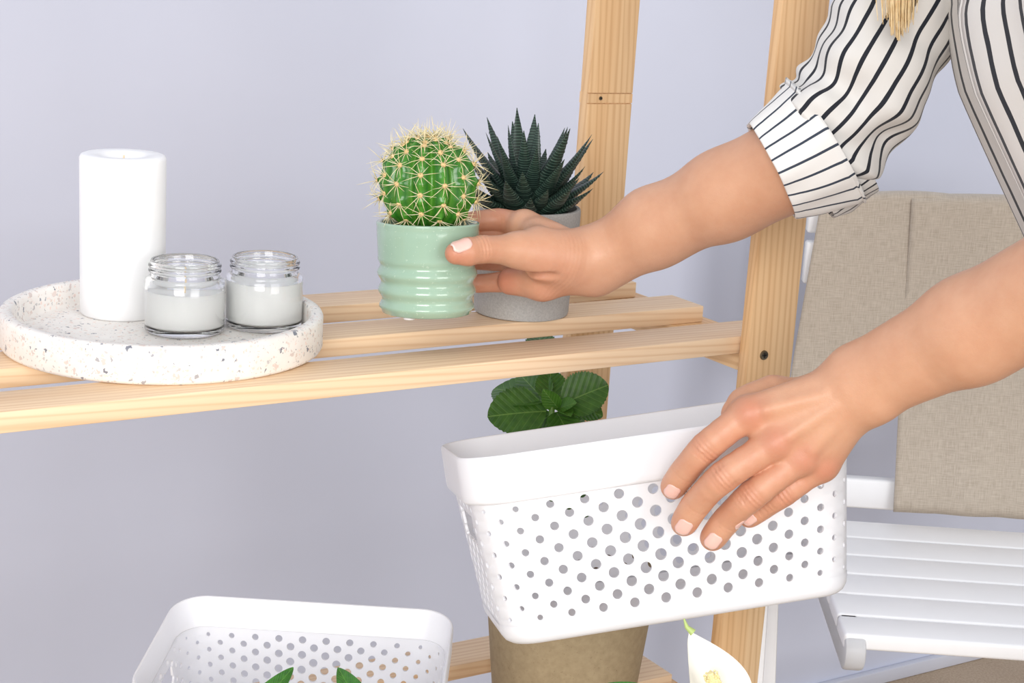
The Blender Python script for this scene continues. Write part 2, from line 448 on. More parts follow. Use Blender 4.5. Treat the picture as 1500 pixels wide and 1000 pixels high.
for s in range(5):
    rnd = random.Random(s); a = Acc()
    # wool pad
    pad = []
    for i in range(5):
        for k in range(8):
            el = i/4*math.pi/2; an = 2*math.pi*k/8; pad.append((.0021*math.cos(el)*math.cos(an)+1e-6*k, .0021*math.cos(el)*math.sin(an), .0016*math.sin(el)))
    pf = [(i*8+k, i*8+(k+1) % 8, (i+1)*8+(k+1) % 8, (i+1)*8+k) for i in range(4) for k in range(8)]
    a.add(pad, pf); npad = len(pf)
    n = 10
    for k in range(n):
        an = 2*math.pi*(k+rnd.uniform(-.25, .25))/n; el = rnd.uniform(.15, .62) if k else 1.4; ln = rnd.uniform(.0095, .0175)
        d = V((math.cos(el)*math.cos(an), math.cos(el)*math.sin(an), math.sin(el)))
        bend = V((0, 0, rnd.uniform(.0, .0012)))
        p0 = d*.0008; p1 = d*ln*.5+bend; p2 = d*ln
        vv, ff = tube_data([p0, p1, p2], [.00029, .00022, .00005], 5)
        a.add(vv, ff)
    me = a.mesh(180); me.materials.append(m_spine); me.materials.append(m_areole)
    mi = np.zeros(len(me.polygons), np.int32); mi[:npad] = 1; me.polygons.foreach_set('material_index', mi)
    spine_meshes.append(me)
rnd = random.Random(11)
for k in range(NR):
    lon = 2*math.pi*(k+.5)/NR
    for j, la in enumerate(LATS + ([84] if k % 3 == 0 else [])):
        if la > 60 and k % 2 and la < 80: la -= 6
        lat = math.radians(la + rnd.uniform(-2, 2) + (5 if k % 2 else -4)*(1 if la < 60 else 0))
        P = cactus_pt(lat, lon); e = .02
        n = unit(np.cross(cactus_pt(lat, lon+e)-cactus_pt(lat, lon-e), cactus_pt(lat+e, lon)-cactus_pt(lat-e, lon)))
        x = unit(np.cross([math.cos(k), math.sin(k), .3], n)); y = np.cross(n, x)
        o = obj('spine_cluster', spine_meshes[rnd.randrange(5)], None, body)
        o.matrix_local = frame(x, y, n, P - n*.0002)
# small wool and spines crowded around the crown
# ------------------------------------------------------------------ haworthia in the grey concrete pot
t = NT('grey_concrete'); v = t.coord(); f = t.noise(v, 700, 3, .7); f2 = t.noise(v, 18, 3)
t.set(Base_Color=t.mix(.45, t.ramp(f, [(.3, srgb(150, 149, 147)), (.7, srgb(194, 193, 190))]), t.ramp(f2, [(.3, srgb(162, 161, 158)), (.7, srgb(182, 181, 178))])), Roughness=.9)
t.bump(f, .6, .0008); m_concrete = t.m
GR, GH = .0432, .0895
gp = stand_at(762, 474, SH, GR*.93)+unit(V((FW[0], FW[1], 0)))*.004
haw = thing('potted_haworthia', 'dark spiky haworthia in a rough grey stepped concrete pot on the shelf', 'potted plant', gp)
prof = [(0, .001), (GR*.86, 0), (GR*.9, .0008), (GR*.915, .003), (GR*.93, .0215), (GR*.925, .0225), (GR*.945, .024), (GR*1.0, .0265), (GR*1.012, .03), (GR*1.03, GH-.002), (GR*1.02, GH-.0006), (GR*1.01, GH), (GR*.955, GH), (GR*.94, GH-.001), (GR*.92, GH-.012), (GR*.9, GH-.02)]
obj('pot', lathe_mesh(prof, 80, 40), m_concrete, haw)
obj('soil', soil_disc(GR*.925, 5), m_soil, haw).location = (0, 0, GH-.0075)
t = NT('haworthia_leaf'); v = t.coord('UV', (1, 1, 1)); sx = t.n('ShaderNodeSeparateXYZ'); t.l(v, sx.inputs[0])
band = t.math('SINE', t.math('MULTIPLY', sx.outputs[1], 150.0))
band = t.math('GREATER_THAN', t.math('ADD', band, t.math('MULTIPLY', t.noise(t.coord('Object', (1, 1, 1)), 300, 2), .9)), 1.18)
col = t.ramp(t.noise(t.coord(), 40, 3), [(.3, srgb(20, 36, 33)), (.7, srgb(32, 54, 43))])
t.set(Base_Color=t.mix(t.math('MULTIPLY', band, .38), col, srgb(116, 146, 130)), Roughness=.42); m_haw = t.m
def haw_leaf(ln, w, curve, seed):
    n, m = 46, 12; verts, faces, uvs = [], [], []
    for i in range(n+1):
        s = i/n
        wd = w*(min(1, .55+1.6*s) if s < .28 else 1)*(1-max(0, (s-.12)/.88)**1.35)*.5 + .00025
        th = wd*(.62-.1*s)
        ridge = .00042*max(0, math.sin(s*ln/.0019*math.pi*.9))*(1 if s < .93 else 0)
        ang = curve*s*s
        c = V((0, -ln*math.sin(ang)*s*.5, ln*s*(1-.12*abs(ang)*s)))
        for k in range(m):
            a = 2*math.pi*k/m
            # back (keel) rounder than the face
            yy = math.sin(a)*(th if math.sin(a) > 0 else th*.45)
            rr = ridge if math.sin(a) > -.2 else ridge*.5
            verts.append(c + V((math.cos(a)*(wd+rr), yy+rr*math.copysign(1, math.sin(a)), 0))); uvs.append((k/m, s*ln/.06))
    for i in range(n):
        for k in range(m):
            k2 = (k+1) % m; faces.append((i*m+k, i*m+k2, (i+1)*m+k2, (i+1)*m+k))
    faces.append(tuple(range(n*m, n*m+m)))
    return new_mesh(verts, faces, 60, uvs)
leaf_meshes = [haw_leaf(.078, .0205, .10, 1), haw_leaf(.066, .0230, .18, 2), haw_leaf(.057, .0235, .25, 3), haw_leaf(.046, .0200, .4, 4)]
rnd = random.Random(4)
for k in range(50):
    q = k/49; az = k*2.39996+.6
    el = math.radians(80-66*q**.55 + rnd.uniform(-5, 5))
    kind = 0 if q < .42 else (1 if q < .68 else (2 if q < .88 else 3))
    out = V((math.cos(az), math.sin(az), 0)); d = unit(out*math.cos(el)+V((0, 0, math.sin(el))))
    x = unit(np.cross([0, 0, 1.], out)); y = np.cross(d, x)           # y points down/outward (keel)
    if np.dot(y, out) < 0: x, y = -x, -y
    base = out*(.003+.012*q) + V((0, 0, GH-.006+.010*(1-q)))
    s = rnd.uniform(.80, 1.05)
    o = obj('leaf', leaf_meshes[kind], m_haw, haw); o.matrix_local = frame(x*s, y*s, d*s, base)

# ------------------------------------------------------------------ white perforated baskets
BW, BD, BH, BRIM = .287, .178, .137, .0335
def rrect(u, hw, hd, r):
    """point and outward normal on a rounded rectangle at arc parameter u in 0..1, u=0 at the middle of the front side, anticlockwise"""
    sw, sd = 2*(hw-r), 2*(hd-r); q = math.pi*r/2; per = 2*sw+2*sd+4*q
    s = (u % 1.0)*per - sw/2
    if s < 0: return V((s+sw/2, -hd, 0)), V((0, -1, 0))
    segs = [(q, (hw-r, -hd+r), -math.pi/2), (sd, None, 'R'), (q, (hw-r, hd-r), 0), (sw, None, 'B'), (q, (-hw+r, hd-r), math.pi/2), (sd, None, 'L'), (q, (-hw+r, -hd+r), math.pi), (sw/2, None, 'F')]
    for ln, c, a in segs:
        if s <= ln+1e-9:
            if c is not None:
                an = a + s/r; n = V((math.cos(an), math.sin(an), 0)); return V((c[0], c[1], 0))+r*n, n
            if a == 'R': return V((hw, -hd+r+s, 0)), V((1, 0, 0))
            if a == 'B': return V((hw-r-s, hd, 0)), V((0, 1, 0))
            if a == 'L': return V((-hw, hd-r-s, 0)), V((-1, 0, 0))
            return V((-hw+r+s, -hd, 0)), V((0, -1, 0))
        s -= ln
    return V((0, -hd, 0)), V((0, -1, 0))
INS, TAP = .005, .0105                        # wall set in under the rim, taper towards the base
def wall_pt(u, v, off=0.0):                  # v: 0 at the base .. 1 under the rim
    k = TAP*(1-v); hw, hd = BW/2-INS-k, BD/2-INS-k
    p, n = rrect(u, hw, hd, .030-.004*(1-v)); z = .010+(BH-BRIM+.004-.010)*v
    return p + n*off + V((0, 0, z))
# arc parameter is spaced by real arc length at mid height, so cells keep their size
def basket_wall(slots=True):
    NC = 34; NROW = 11; verts, faces, index = [], [], {}
    def vid(u, v):
        key = (round((u % 1.0)*2e4+.137) % 20000, round(v*2e4+.137))
        if key not in index: index[key] = len(verts); verts.append(wall_pt(u, v))
        return index[key]
    per = 2*(BW+BD)*.93; S = 16
    v0, v1 = .02, .985; dv = (v1-v0)/(NROW+1)
    def ring_cell(uc, vc, hu, hv, rad):
        cor = [(uc+hu, vc), (uc, vc+hv), (uc-hu, vc), (uc, vc-hv)]; edge = []
        for i in range(4):
            a, b = cor[i], cor[(i+1) % 4]
            for k in range(4): edge.append((a[0]+(b[0]-a[0])*k/4, a[1]+(b[1]-a[1])*k/4))
        E = [vid(*e) for e in edge]
        if rad <= 0:
            faces.append(tuple(E)); return
        ru, rv = rad/per, rad/(BH-BRIM)
        R = [vid(uc+ru*math.cos(2*math.pi*k/S), vc+rv*math.sin(2*math.pi*k/S)) for k in range(S)]
        for k in range(S):
            k2 = (k+1) % S; faces.append((R[k], E[k], E[k2], R[k2]))
    hu = .5/NC
    def radius(uc, vc):
        w = (uc % 1.0); side = BW/(BW+BD)/2
        # distance (m) from the middle of the nearest side
        best = 0
        for c, half in ((0, BW), (.5, BW), (1, BW), (.25, BD), (.75, BD)):
            du = abs(w-c)*per
            if du < half*.52:
                ex = du/(half*.5); ey = abs(vc-.50)/.62
                if half == BD: ex = ex*.8+.25
                best = max(best, 1-(ex**2*.80+ey**2*.42))
        return .0012 + .0035*max(0, best)
    for j in range(NROW+2):
        vc = v0 + dv*j
        for i in range(NC):
            uc = (i + (.5 if j % 2 else 0))/NC
            if j == 0:                       # half cells along the borders
                E = [vid(uc-hu+2*hu*k/8, vc+dv*(1-abs(k-4)/4)) for k in range(9)]
                B = [vid(uc+hu-2*hu*k/8, vc) for k in range(1, 8)]
                faces.append(tuple(E+B))
            elif j == NROW+1:
                E = [vid(uc-hu+2*hu*k/8, vc-dv*(1-abs(k-4)/4)) for k in range(9)]
                B = [vid(uc+hu-2*hu*k/8, vc) for k in range(1, 8)]
                faces.append(tuple(E+B))
            else: ring_cell(uc, vc, hu, dv, radius(uc, vc))
    me = new_mesh(verts, faces)
    bm = bmesh.new(); bm.from_mesh(me)
    bmesh.ops.triangulate(bm, faces=[f for f in bm.faces if len(f.verts) > 4])
    bmesh.ops.recalc_face_normals(bm, faces=bm.faces[:])
    # hand slots in the two short ends
    for co, no in (((0, 0, .070), (0, 0, 1)), ((0, 0, .092), (0, 0, 1)), ((0, -.036, 0), (0, 1, 0)), ((0, .036, 0), (0, 1, 0))):
        g = [f for f in bm.faces if abs(f.calc_center_median().x) > BW/2-.03]
        es = list({e for f in g for e in f.edges}); vs2 = list({v for f in g for v in f.verts})
        bmesh.ops.bisect_plane(bm, geom=g+es+vs2, plane_co=co, plane_no=no, dist=1e-6)
    bad = [f for f in bm.faces if abs(f.calc_center_median().x) > BW/2-.03 and abs(f.calc_center_median().y) < .0359 and .0701 < f.calc_center_median().z < .0919]
    bmesh.ops.delete(bm, geom=bad, context='FACES')
    # outward check
    f = max(bm.faces, key=lambda q: q.calc_center_median().x)
    if f.normal.x < 0: bmesh.ops.reverse_faces(bm, faces=bm.faces[:])
    bm.to_mesh(me); bm.free()
    o = obj('temporary', me); sd = o.modifiers.new('s', 'SOLIDIFY'); sd.thickness = .0021; sd.offset = -1
    bpy.context.view_layer.update()
    res = bpy.data.meshes.new_from_object(o.evaluated_get(bpy.context.evaluated_depsgraph_get()))
    bpy.data.objects.remove(o)
    res.polygons.foreach_set('use_smooth', np.ones(len(res.polygons), bool)); res.set_sharp_from_angle(angle=math.radians(38))
    res.materials.clear()
    return res
def sweep(profile, n=160, smooth=45, closed=True, r0=.034):
    """profile: list of (inset from the outer rim outline, z); swept round the rounded rectangle"""
    verts, faces = [], []; m = len(profile)
    us = [k/n for k in range(n)]
    for u in us:
        for ins, z in profile:
            p, nn = rrect(u, BW/2-ins, BD/2-ins, max(.004, r0-ins)); verts.append(p+V((0, 0, z)))
    for k in range(n):
        k2 = (k+1) % n
        for i in range(m if closed else m-1):
            j = (i+1) % m; faces.append((k*m+i, k2*m+i, k2*m+j, k*m+j))
    return verts, faces
wall_me = basket_wall()
zr = BH-BRIM
v_, f_ = sweep([(.0012, zr+.0008), (.0004, zr+.0022), (0, zr+.006), (-.0004, BH-.003), (0, BH-.0010), (.0009, BH), (.0022, BH-.0003), (.0028, BH-.0016), (.0034, zr+.008), (.0062, zr+.0032), (.0072, zr-.001), (.0050, zr-.0004), (.003, zr)])
rim_me = new_mesh(v_, f_, 50)
# base: floor plate with a rounded foot that meets the wall
b0 = INS+TAP
n = 160; prof = [(b0-.0008, .0150), (b0-.0006, .0118), (b0+.0004, .007), (b0+.003, .0030), (b0+.0065, .0008), (b0+.011, 0)]
verts, faces = sweep(prof, n, 60, closed=False, r0=.0258+b0); m = len(prof)
faces.append(tuple(k*m+m-1 for k in range(n))[::-1])
pin = [(b0+.0021, .0118), (b0+.0027, .0075), (b0+.005, .0040), (b0+.0095, .0026)]
v2, f2 = sweep(pin, n, 60, closed=False, r0=.0258+b0); o = len(verts); m2 = len(pin); verts += v2
faces += [tuple(i+o for i in q[::-1]) for q in f2]; faces.append(tuple(o+k*m2+m2-1 for k in range(n)))
base_me = new_mesh(verts, faces, 50)
def basket(label, mw):
    B = thing('storage_basket', label, 'basket', mw=mw)
    obj('perforated_wall', wall_me, m_white_plastic, B); obj('rim', rim_me, m_white_plastic, B); obj('base', base_me, m_white_plastic, B)
    return B
# the basket held in the hand, tilted up to the right
bx = camvec(1, -.137, .135); bu = camvec(-.137, -1, -.03); bu = unit(bu-np.dot(bu, bx)*bx); bd = np.cross(bu, bx)
bfront = U(974, 632, 1.185)                 # middle of the front rim edge
b_org = bfront + bd*(BD/2) - bu*BH
held = basket('white perforated plastic basket tilted and gripped by the hand', frame(bx, bd, bu, b_org))
# the basket standing on the lower shelf: the same shape one size smaller
LS = .80
A, B_ = on_z(300, 872, SL+BH*LS), on_z(640, 893, SL+BH*LS)
lx = unit(B_-A); ly = np.cross([0, 0, 1.], lx); mid = on_z(464, 882, SL+BH*LS)
lo_org = mid - ly*(BD/2*LS*1.32); lo_org[2] = SL+.0005
basket('white perforated plastic basket standing on the lower shelf slats', frame(lx*LS, ly*LS*1.32, V((0, 0, LS)), lo_org))
# ------------------------------------------------------------------ leafy plant in the brown pot on the lower shelf
t = NT('kraft_brown_pot'); v = t.coord(); f = t.noise(v, 160, 4, .6); f2 = t.noise(v, 500, 2)
col = t.ramp(f, [(.3, srgb(148, 131, 102)), (.7, srgb(163, 146, 116))])
t.set(Base_Color=t.mix(t.math('MULTIPLY', t.math('GREATER_THAN', f2, .68), .4), col, srgb(122, 100, 72)), Roughness=.8); m_brown = t.m
BPR, BPH = .0745, .125
bpd = on_z(832, 1000, SL); bpc = V((.810, 1.150, SL))
hyd = thing('potted_hydrangea', 'broad serrated green leaves in a speckled brown pot behind the tilted basket', 'potted plant', bpc)
obj('pot', lathe_mesh([(0, 0.001), (BPR*.83, 0), (BPR*.85, .001), (BPR*.86, .003), (BPR*1.03, BPH-.002), (BPR*1.025, BPH), (BPR*.98, BPH), (BPR*.965, BPH-.002), (BPR*.92, BPH-.02)], 80, 40), m_brown, hyd)
obj('soil', soil_disc(BPR*.945, 8, .002), m_soil, hyd).location = (0, 0, BPH-.012)
def leaf_mat(name, c1, c2, vein, nv=7.0, rough=.45):
    t = NT(name); uv = t.coord('UV'); sx = t.n('ShaderNodeSeparateXYZ'); t.l(uv, sx.inputs[0])
    x = t.math('ABSOLUTE', t.math('SUBTRACT', sx.outputs[0], .5)); y = sx.outputs[1]
    mid = t.math('LESS_THAN', x, .012)
    side = t.math('SUBTRACT', t.math('MULTIPLY', y, nv), t.math('MULTIPLY', x, nv*.8))
    fr = t.math('ABSOLUTE', t.math('SUBTRACT', t.math('FRACT', side), .5))
    sv = t.math('LESS_THAN', fr, .05)
    vv = t.math('MAXIMUM', mid, t.math('MULTIPLY', sv, .45))
    f = t.noise(t.coord('Object'), 70, 4)
    col = t.ramp(f, [(.3, c1), (.7, c2)])
    t.set(Base_Color=t.mix(t.math('MULTIPLY', vv, .55), col, vein), Roughness=rough)
    t.bump(t.math('MULTIPLY', fr, 1.0), .5, .0015)
    return t.m
m_hyd = leaf_mat('hydrangea_leaf', srgb(44, 86, 22), srgb(66, 112, 32), srgb(120, 158, 78))
m_hyd_young = leaf_mat('hydrangea_young_leaf', srgb(56, 104, 30), srgb(78, 128, 40), srgb(130, 165, 84))
m_stem = simple('green_stem', srgb(92, 128, 56), .5, .15, 60)
def leaf_mesh(ln, wd, teeth=0, cup=.15, droop=.3, shape=(.42, 1.0), wave=0.0, n=68, m=10, thick=.0007):
    verts, faces, uvs = [], [], []
    pk, pw = shape
    for i in range(n+1):
        s = i/n
        w = (s/pk)**.72 if s < pk else max(0.0, (1-s)/(1-pk))**pw
        w = min(1, math.sin(min(1, w)*math.pi/2)) * wd/2 + 1e-4
        if teeth: w *= 1 + .11*((s*teeth) % 1.0-.5)
        for j in range(m+1):
            q = -1+2*j/m; z = cup*abs(q)**1.5*w - droop*ln*s*s + wave*wd*math.sin(s*9+q*1.5)*abs(q)
            verts.append((q*w, ln*s, z)); uvs.append((.5+q*.5*(w/(wd/2)), s))
    for i in range(n):
        for j in range(m):
            a = i*(m+1)+j; faces.append((a, a+1, a+m+2, a+m+1))
    # underside for thickness
    o = len(verts); k = len(verts)
    verts += [(x, y, z-thick) for x, y, z in verts]; uvs += uvs
    faces += [tuple(q+o for q in f[::-1]) for f in list(faces)]
    for i in range(n):
        for j in (0, m):
            a, b = i*(m+1)+j, (i+1)*(m+1)+j
            faces.append((a, b, b+o, a+o) if j == m else (b, a, a+o, b+o))
    return new_mesh(verts, faces, 50, uvs)
def leaf_to(parent, me, mat, base, tip, normal_hint, ln, mw_parent, name='leaf'):
    y = unit(tip-base); z = unit(normal_hint-np.dot(normal_hint, y)*y); x = np.cross(y, z)
    s = np.linalg.norm(tip-base)/ln
    o = obj(name, me, mat, parent); o.matrix_local = mw_parent.inverted() @ frame(x*s, y*s, z*s, base)
    return o
big = leaf_mesh(.08, .074, 17, .18, .10, (.45, .62)); mid_ = leaf_mesh(.06, .046, 13, .2, .12, (.45, .7)); yng = leaf_mesh(.03, .021, 0, .35, .1, (.45, .8))
hm = Matrix.Translation(Vector(bpc)); HD = 1.565
heart = U(808, 596, HD); tocam = -FW
specs = [  # base px, tip px, depth of tip, normal (camera coords), mesh, length
    ((800, 602), (716, 606), HD-.015, (-.05, -.55, -1), big, .08, m_hyd),
    ((822, 592), (889, 562), HD-.010, (.25, -.5, -1), big, .08, m_hyd),
    ((828, 588), (884, 606), HD-.004, (.3, -.6, -1), mid_, .06, m_hyd),
    ((808, 590), (806, 538), HD+.02, (0, -.35, -1), mid_, .06, m_hyd),
    ((800, 590), (762, 545), HD+.03, (-.1, -.6, -1), mid_, .06, m_hyd),
    ((797, 588), (722, 560), HD+.035, (-.2, -.9, -.6), mid_, .06, m_hyd),
    ((815, 603), (838, 640), HD-.030, (.1, -.7, -1), mid_, .06, m_hyd),
    ((808, 606), (760, 640), HD+.012, (-.2, -.6, -1), mid_, .06, m_hyd),
    ((826, 604), (862, 625), HD+.020, (.2, -.6, -1), mid_, .06, m_hyd),
    ((818, 598), (796, 572), HD-.012, (-.4, -.2, -1), yng, .03, m_hyd_young),
    ((818, 599), (842, 588), HD-.016, (.3, -.6, -1), yng, .03, m_hyd_young),
    ((818, 597), (836, 606), HD-.020, (.4, -.5, -1), yng, .03, m_hyd_young),
    ((770, 660), (724, 640), HD+.02, (-.2, -.8, -.8), mid_, .06, m_hyd),
    ((800, 660), (742, 632), HD+.01, (-.1, -.8, -.8), mid_, .06, m_hyd),
    ((795, 522), (789, 484), HD+.03, (0, -.3, -1), mid_, .06, m_hyd),
    ((790, 690), (850, 700), HD, (.1, -.9, -.5), mid_, .06, m_hyd),
    ((800, 780), (742, 800), HD-.005, (-.2, -.9, -.6), big, .08, m_hyd),
    ((806, 770), (884, 760), HD-.002, (.2, -.9, -.6), big, .08, m_hyd),
    ((812, 740), (868, 722), HD+.01, (.1, -.8, -.6), big, .08, m_hyd),
    ((806, 745), (745, 740), HD+.01, (-.1, -.8, -.6), big, .08, m_hyd)]
for b, tp, dt, nrm, me, ln, mt in specs:
    nh = nrm[0]*RT+nrm[1]*DN+nrm[2]*FW
    leaf_to(hyd, me, mt, U(b[0], b[1], HD), U(tp[0], tp[1], dt), nh, ln, hm)
top_soil = bpc + V((0, 0, BPH-.012))
def stem_obj(parent, pts, rad, mw, mat=m_stem):
    # smooth the polyline
    P = [V(p) for p in pts]; Q = []
    for i in range(len(P)-1):
        p0, p1, p2, p3 = P[max(i-1, 0)], P[i], P[i+1], P[min(i+2, len(P)-1)]
        for k in range(6):
            t_ = k/6; Q.append(.5*((2*p1)+(-p0+p2)*t_+(2*p0-5*p1+4*p2-p3)*t_**2+(-p0+3*p1-3*p2+p3)*t_**3))
    Q.append(P[-1])
    R_ = np.interp(np.linspace(0, 1, len(Q)), np.linspace(0, 1, len(rad)), rad)
    v, f = tube_data(Q, list(R_), 8)
    inv = np.array(mw.inverted()); v = [inv[:3, :3] @ p + inv[:3, 3] for p in v]
    return obj('stem', new_mesh(v, f, 60), mat, parent)
stem_obj(hyd, [top_soil, U(806, 740, HD), U(810, 660, HD), heart], [.0035, .0028], hm)
stem_obj(hyd, [top_soil+V((-.01, .01, 0)), U(795, 690, HD+.01), U(798, 600, HD+.03), U(795, 520, HD+.03)], [.0025, .0018], hm)
stem_obj(hyd, [U(806, 730, HD), U(788, 690, HD+.01), U(770, 658, HD)], [.002, .0015], hm)

# ------------------------------------------------------------------ peace lily on the floor in front of the rack
m_lily = leaf_mat('peace_lily_leaf', srgb(38, 92, 26), srgb(62, 124, 38), srgb(96, 150, 60), 16.0, .3)
m_spathe = simple('white_spathe', srgb(246, 245, 236), .45, .015, 60, Subsurface_Weight=.3, Subsurface_Radius=(.01, .01, .008), Subsurface_Scale=.3)
m_spadix = simple('cream_spadix', srgb(240, 226, 170), .7, .1, 300)
m_potwhite = simple('white_floor_pot', srgb(236, 235, 232), .5, .02)
lily_c = V((.42, .82, 0))
lily_c = on_z(700, 1180, .62); lily_c[2] = 0
lily = thing('potted_peace_lily', 'peace lily with long glossy leaves and one white flower, in front of the rack', 'potted plant', lily_c)
lm = Matrix.Translation(Vector(lily_c)); LPH = .27
obj('pot', lathe_mesh([(0, .001), (.075, 0), (.08, .004), (.105, LPH-.004), (.104, LPH), (.098, LPH), (.096, LPH-.004), (.092, LPH-.03)], 64, 40), m_potwhite, lily)
obj('soil', soil_disc(.094, 9, .003), m_soil, lily).location = (0, 0, LPH-.022)
ll = leaf_mesh(.16, .052, 0, .25, .16, (.38, .8), .02, 30, 8)
def lily_leaf(tip, base, bow):
    st = lily_c + V((random.Random(int(tip[0]*1000)).uniform(-.04, .04), random.Random(int(tip[1]*1000)).uniform(-.04, .04), LPH-.02))
    leaf_to(lily, ll, m_lily, base, tip, V((0, 0, 1.0))*.8+(-FW)*.6+bow, .16, lm)
    stem_obj(lily, [st, (st+base)/2+V((0, 0, .06)), base], [.0028, .0018], lm)
def zpt(px, py, d): return U(px, py, d)
lily_leaf(zpt(424, 966, 1.06), zpt(352, 1080, 1.03), -RT*.2)
lily_leaf(zpt(492, 968, 1.08), zpt(548, 1075, 1.05), -FW*.8)
lily_leaf(zpt(866, 988, 1.10), zpt(1010, 1060, 1.06), -RT*.1)
for a in range(9):
    an = a*2*math.pi/9+.3
    base = lily_c + V((math.cos(an)*.10, math.sin(an)*.10, .40+.02*(a % 3))); tip = lily_c + V((math.cos(an)*.24, math.sin(an)*.22, .42+.03*(a % 2)))
    lily_leaf(tip, base, V((0, 0, 0)))
# flower: spathe (hooded bract) and spadix
FD = 1.14
def spathe():
    # a broad cupped bract: base low, tip curling up; built between rows of points
    n, m = 26, 14; verts, faces, uvs = [], [], []
    for i in range(n+1):
        s = i/n; w = .021*math.sin(min(1, (s*1.02)**.62)*math.pi)**.85 if s < 1 else 0.0
        w += .0004
        for j in range(m+1):
            q = -1+2*j/m
            cup = .018*(abs(q)**1.6)*math.sin(min(1, s*1.1)*math.pi)
            roll = .010*max(0, q)**2*math.sin(s*math.pi)
            verts.append((q*w+roll, .088*s, cup-.012*s*s)); uvs.append((j/m, s))
    for i in range(n):
        for j in range(m):
            a = i*(m+1)+j; faces.append((a, a+1, a+m+2, a+m+1))
    o = len(verts); verts += [(x, y, z-.0007) for x, y, z in verts]; uvs += uvs
    faces += [tuple(q+o for q in f[::-1]) for f in list(faces)]
    return new_mesh(verts, faces, 60, uvs)
fb, ft = U(1062, 1075, FD), U(1014, 922, FD+.012)
y = unit(ft-fb); nh = unit(-FW*1.0+RT*.15-DN*.1); z = unit(nh-np.dot(nh, y)*y); x = np.cross(y, z)
s = np.linalg.norm(ft-fb)/.088
fl = obj('spathe', spathe(), m_spathe, lily); fl.matrix_local = lm.inverted() @ frame(x*s, y*s, z*s, fb)
v, f = tube_data([ft-y*.002, U(1006, 918, FD+.012), U(1002, 906, FD+.012)], [.0028, .0016, .0006], 8)
inv = np.array(lm.inverted()); obj('spathe_tip', new_mesh([inv[:3, :3] @ p+inv[:3, 3] for p in v], f, 60), simple('green_spathe_tip', srgb(176, 196, 120), .5), lily)
sp0, sp1 = U(1062, 1045, FD-.008), U(1040, 985, FD-.016)
a = Acc(); ax = sp1-sp0; e1 = unit(np.cross(ax, FW)); e2 = unit(np.cross(ax, e1))
v, f = tube_data([sp0+ax*k/8 for k in range(9)], [.0045]*7+[.004, .002], 12); a.add(v, f)
rnd = random.Random(2)
for i in range(16):
    for k in range(9):
        an = 2*math.pi*(k+.5*(i % 2))/9; c = sp0+ax*(i+.5)/16.2+(e1*math.cos(an)+e2*math.sin(an))*.0044; r = .0011
        vv = [c+r*V(q) for q in ((1, 0, 0), (-1, 0, 0), (0, 1, 0), (0, -1, 0), (0, 0, 1), (0, 0, -1))]
        a.add(vv, [(0, 2, 4), (2, 1, 4), (1, 3, 4), (3, 0, 4), (2, 0, 5), (1, 2, 5), (3, 1, 5), (0, 3, 5)])
obj('spadix', new_mesh([inv[:3, :3] @ p+inv[:3, 3] for p in a.v], a.f, 60), m_spadix, lily)
stem_obj(lily, [lily_c+V((.02, 0, LPH-.02)), (lily_c+fb)/2+V((0, 0, .16)), fb], [.003, .002], lm)

# ------------------------------------------------------------------ white folding chair
SEAT = .44
sf, sf2 = on_z(1228, 898, SEAT), on_z(1500, 917, SEAT)
cx = unit(sf2-sf); cy = np.cross([0, 0, 1.], cx)
CW = .40
corg = sf.copy(); corg[2] = 0               # chair frame: origin below the front-left slat corner
chair = thing('folding_chair', 'white slatted wooden folding chair with the linen cloth over its back', 'chair', mw=frame(cx, cy, V((0, 0, 1.)), corg))
cm = np.array(chair.matrix_world); cinv = np.linalg.inv(cm)
def loc(P): return (cinv[:3, :3] @ V(P)) + cinv[:3, 3]
def cbox(name, x0, x1, y0, y1, z0, z1, bev=.003, seg=3): return obj(name, box_mesh(x0, x1, y0, y1, z0, z1, bev, seg), m_white_paint, chair)
depths = [0]
for py in (867, 838, 808, 782, 762): depths.append(loc(on_z(1262, py, SEAT))[1])

d0 = depths[0]; pitch = (depths[5]-depths[0])/5
front = -.058
rows = [(front, -.004)] + [(k*pitch, (k+1)*pitch-.0015) for k in range(5)]
for a_, b_ in rows: cbox('seat_slat', -.001, CW+.001, a_, b_, SEAT-.019, SEAT, .004)
# side rails: boards on edge with a rounded front end
def rail_mesh(t_, y0, y1, z0, z1):
    r = (z1-z0)/2; pts = [(y1, z1), (y1, z0)] + [(y0+r-r*math.sin(math.pi*k/10)*1.0, (z0+z1)/2-r*math.cos(math.pi*k/10)) for k in range(11)]
    bm = bmesh.new(); A = [bm.verts.new((0, y, z)) for y, z in pts]; f = bm.faces.new(A)
    r_ = bmesh.ops.extrude_face_region(bm, geom=[f]); bmesh.ops.translate(bm, verts=[g for g in r_['geom'] if isinstance(g, bmesh.types.BMVert)], vec=(t_, 0, 0))
    bmesh.ops.recalc_face_normals(bm, faces=bm.faces[:])
    bmesh.ops.bevel(bm, geom=[e for e in bm.edges if abs(e.verts[0].co.x-e.verts[1].co.x) < 1e-6], offset=.004, segments=2, profile=.5, affect='EDGES')
    return bm_mesh(bm, 40)
rear = 5*pitch+.03
for x in (-.024, CW): obj('side_rail', rail_mesh(.024, front-.012, rear, SEAT-.046, SEAT-.002), m_white_paint, chair)
# rear uprights, leaning back a little, and crossed front legs
up0, up1 = loc(U(1122, 1000, 2.27)), None
YB = rear-.012
def beam(name, p, q, w, d, bev=.004):
    p, q = V(p), V(q); z = unit(q-p); x = unit(V((1, 0, 0))-z[0]*z); y = np.cross(z, x)
    o = obj(name, box_mesh(-w/2, w/2, -d/2, d/2, 0, float(np.linalg.norm(q-p)), bev, 2), m_white_paint, chair); o.matrix_local = frame(x, y, z, p); return o
ux = loc(on_y(1125, 940, 1.62))[0]

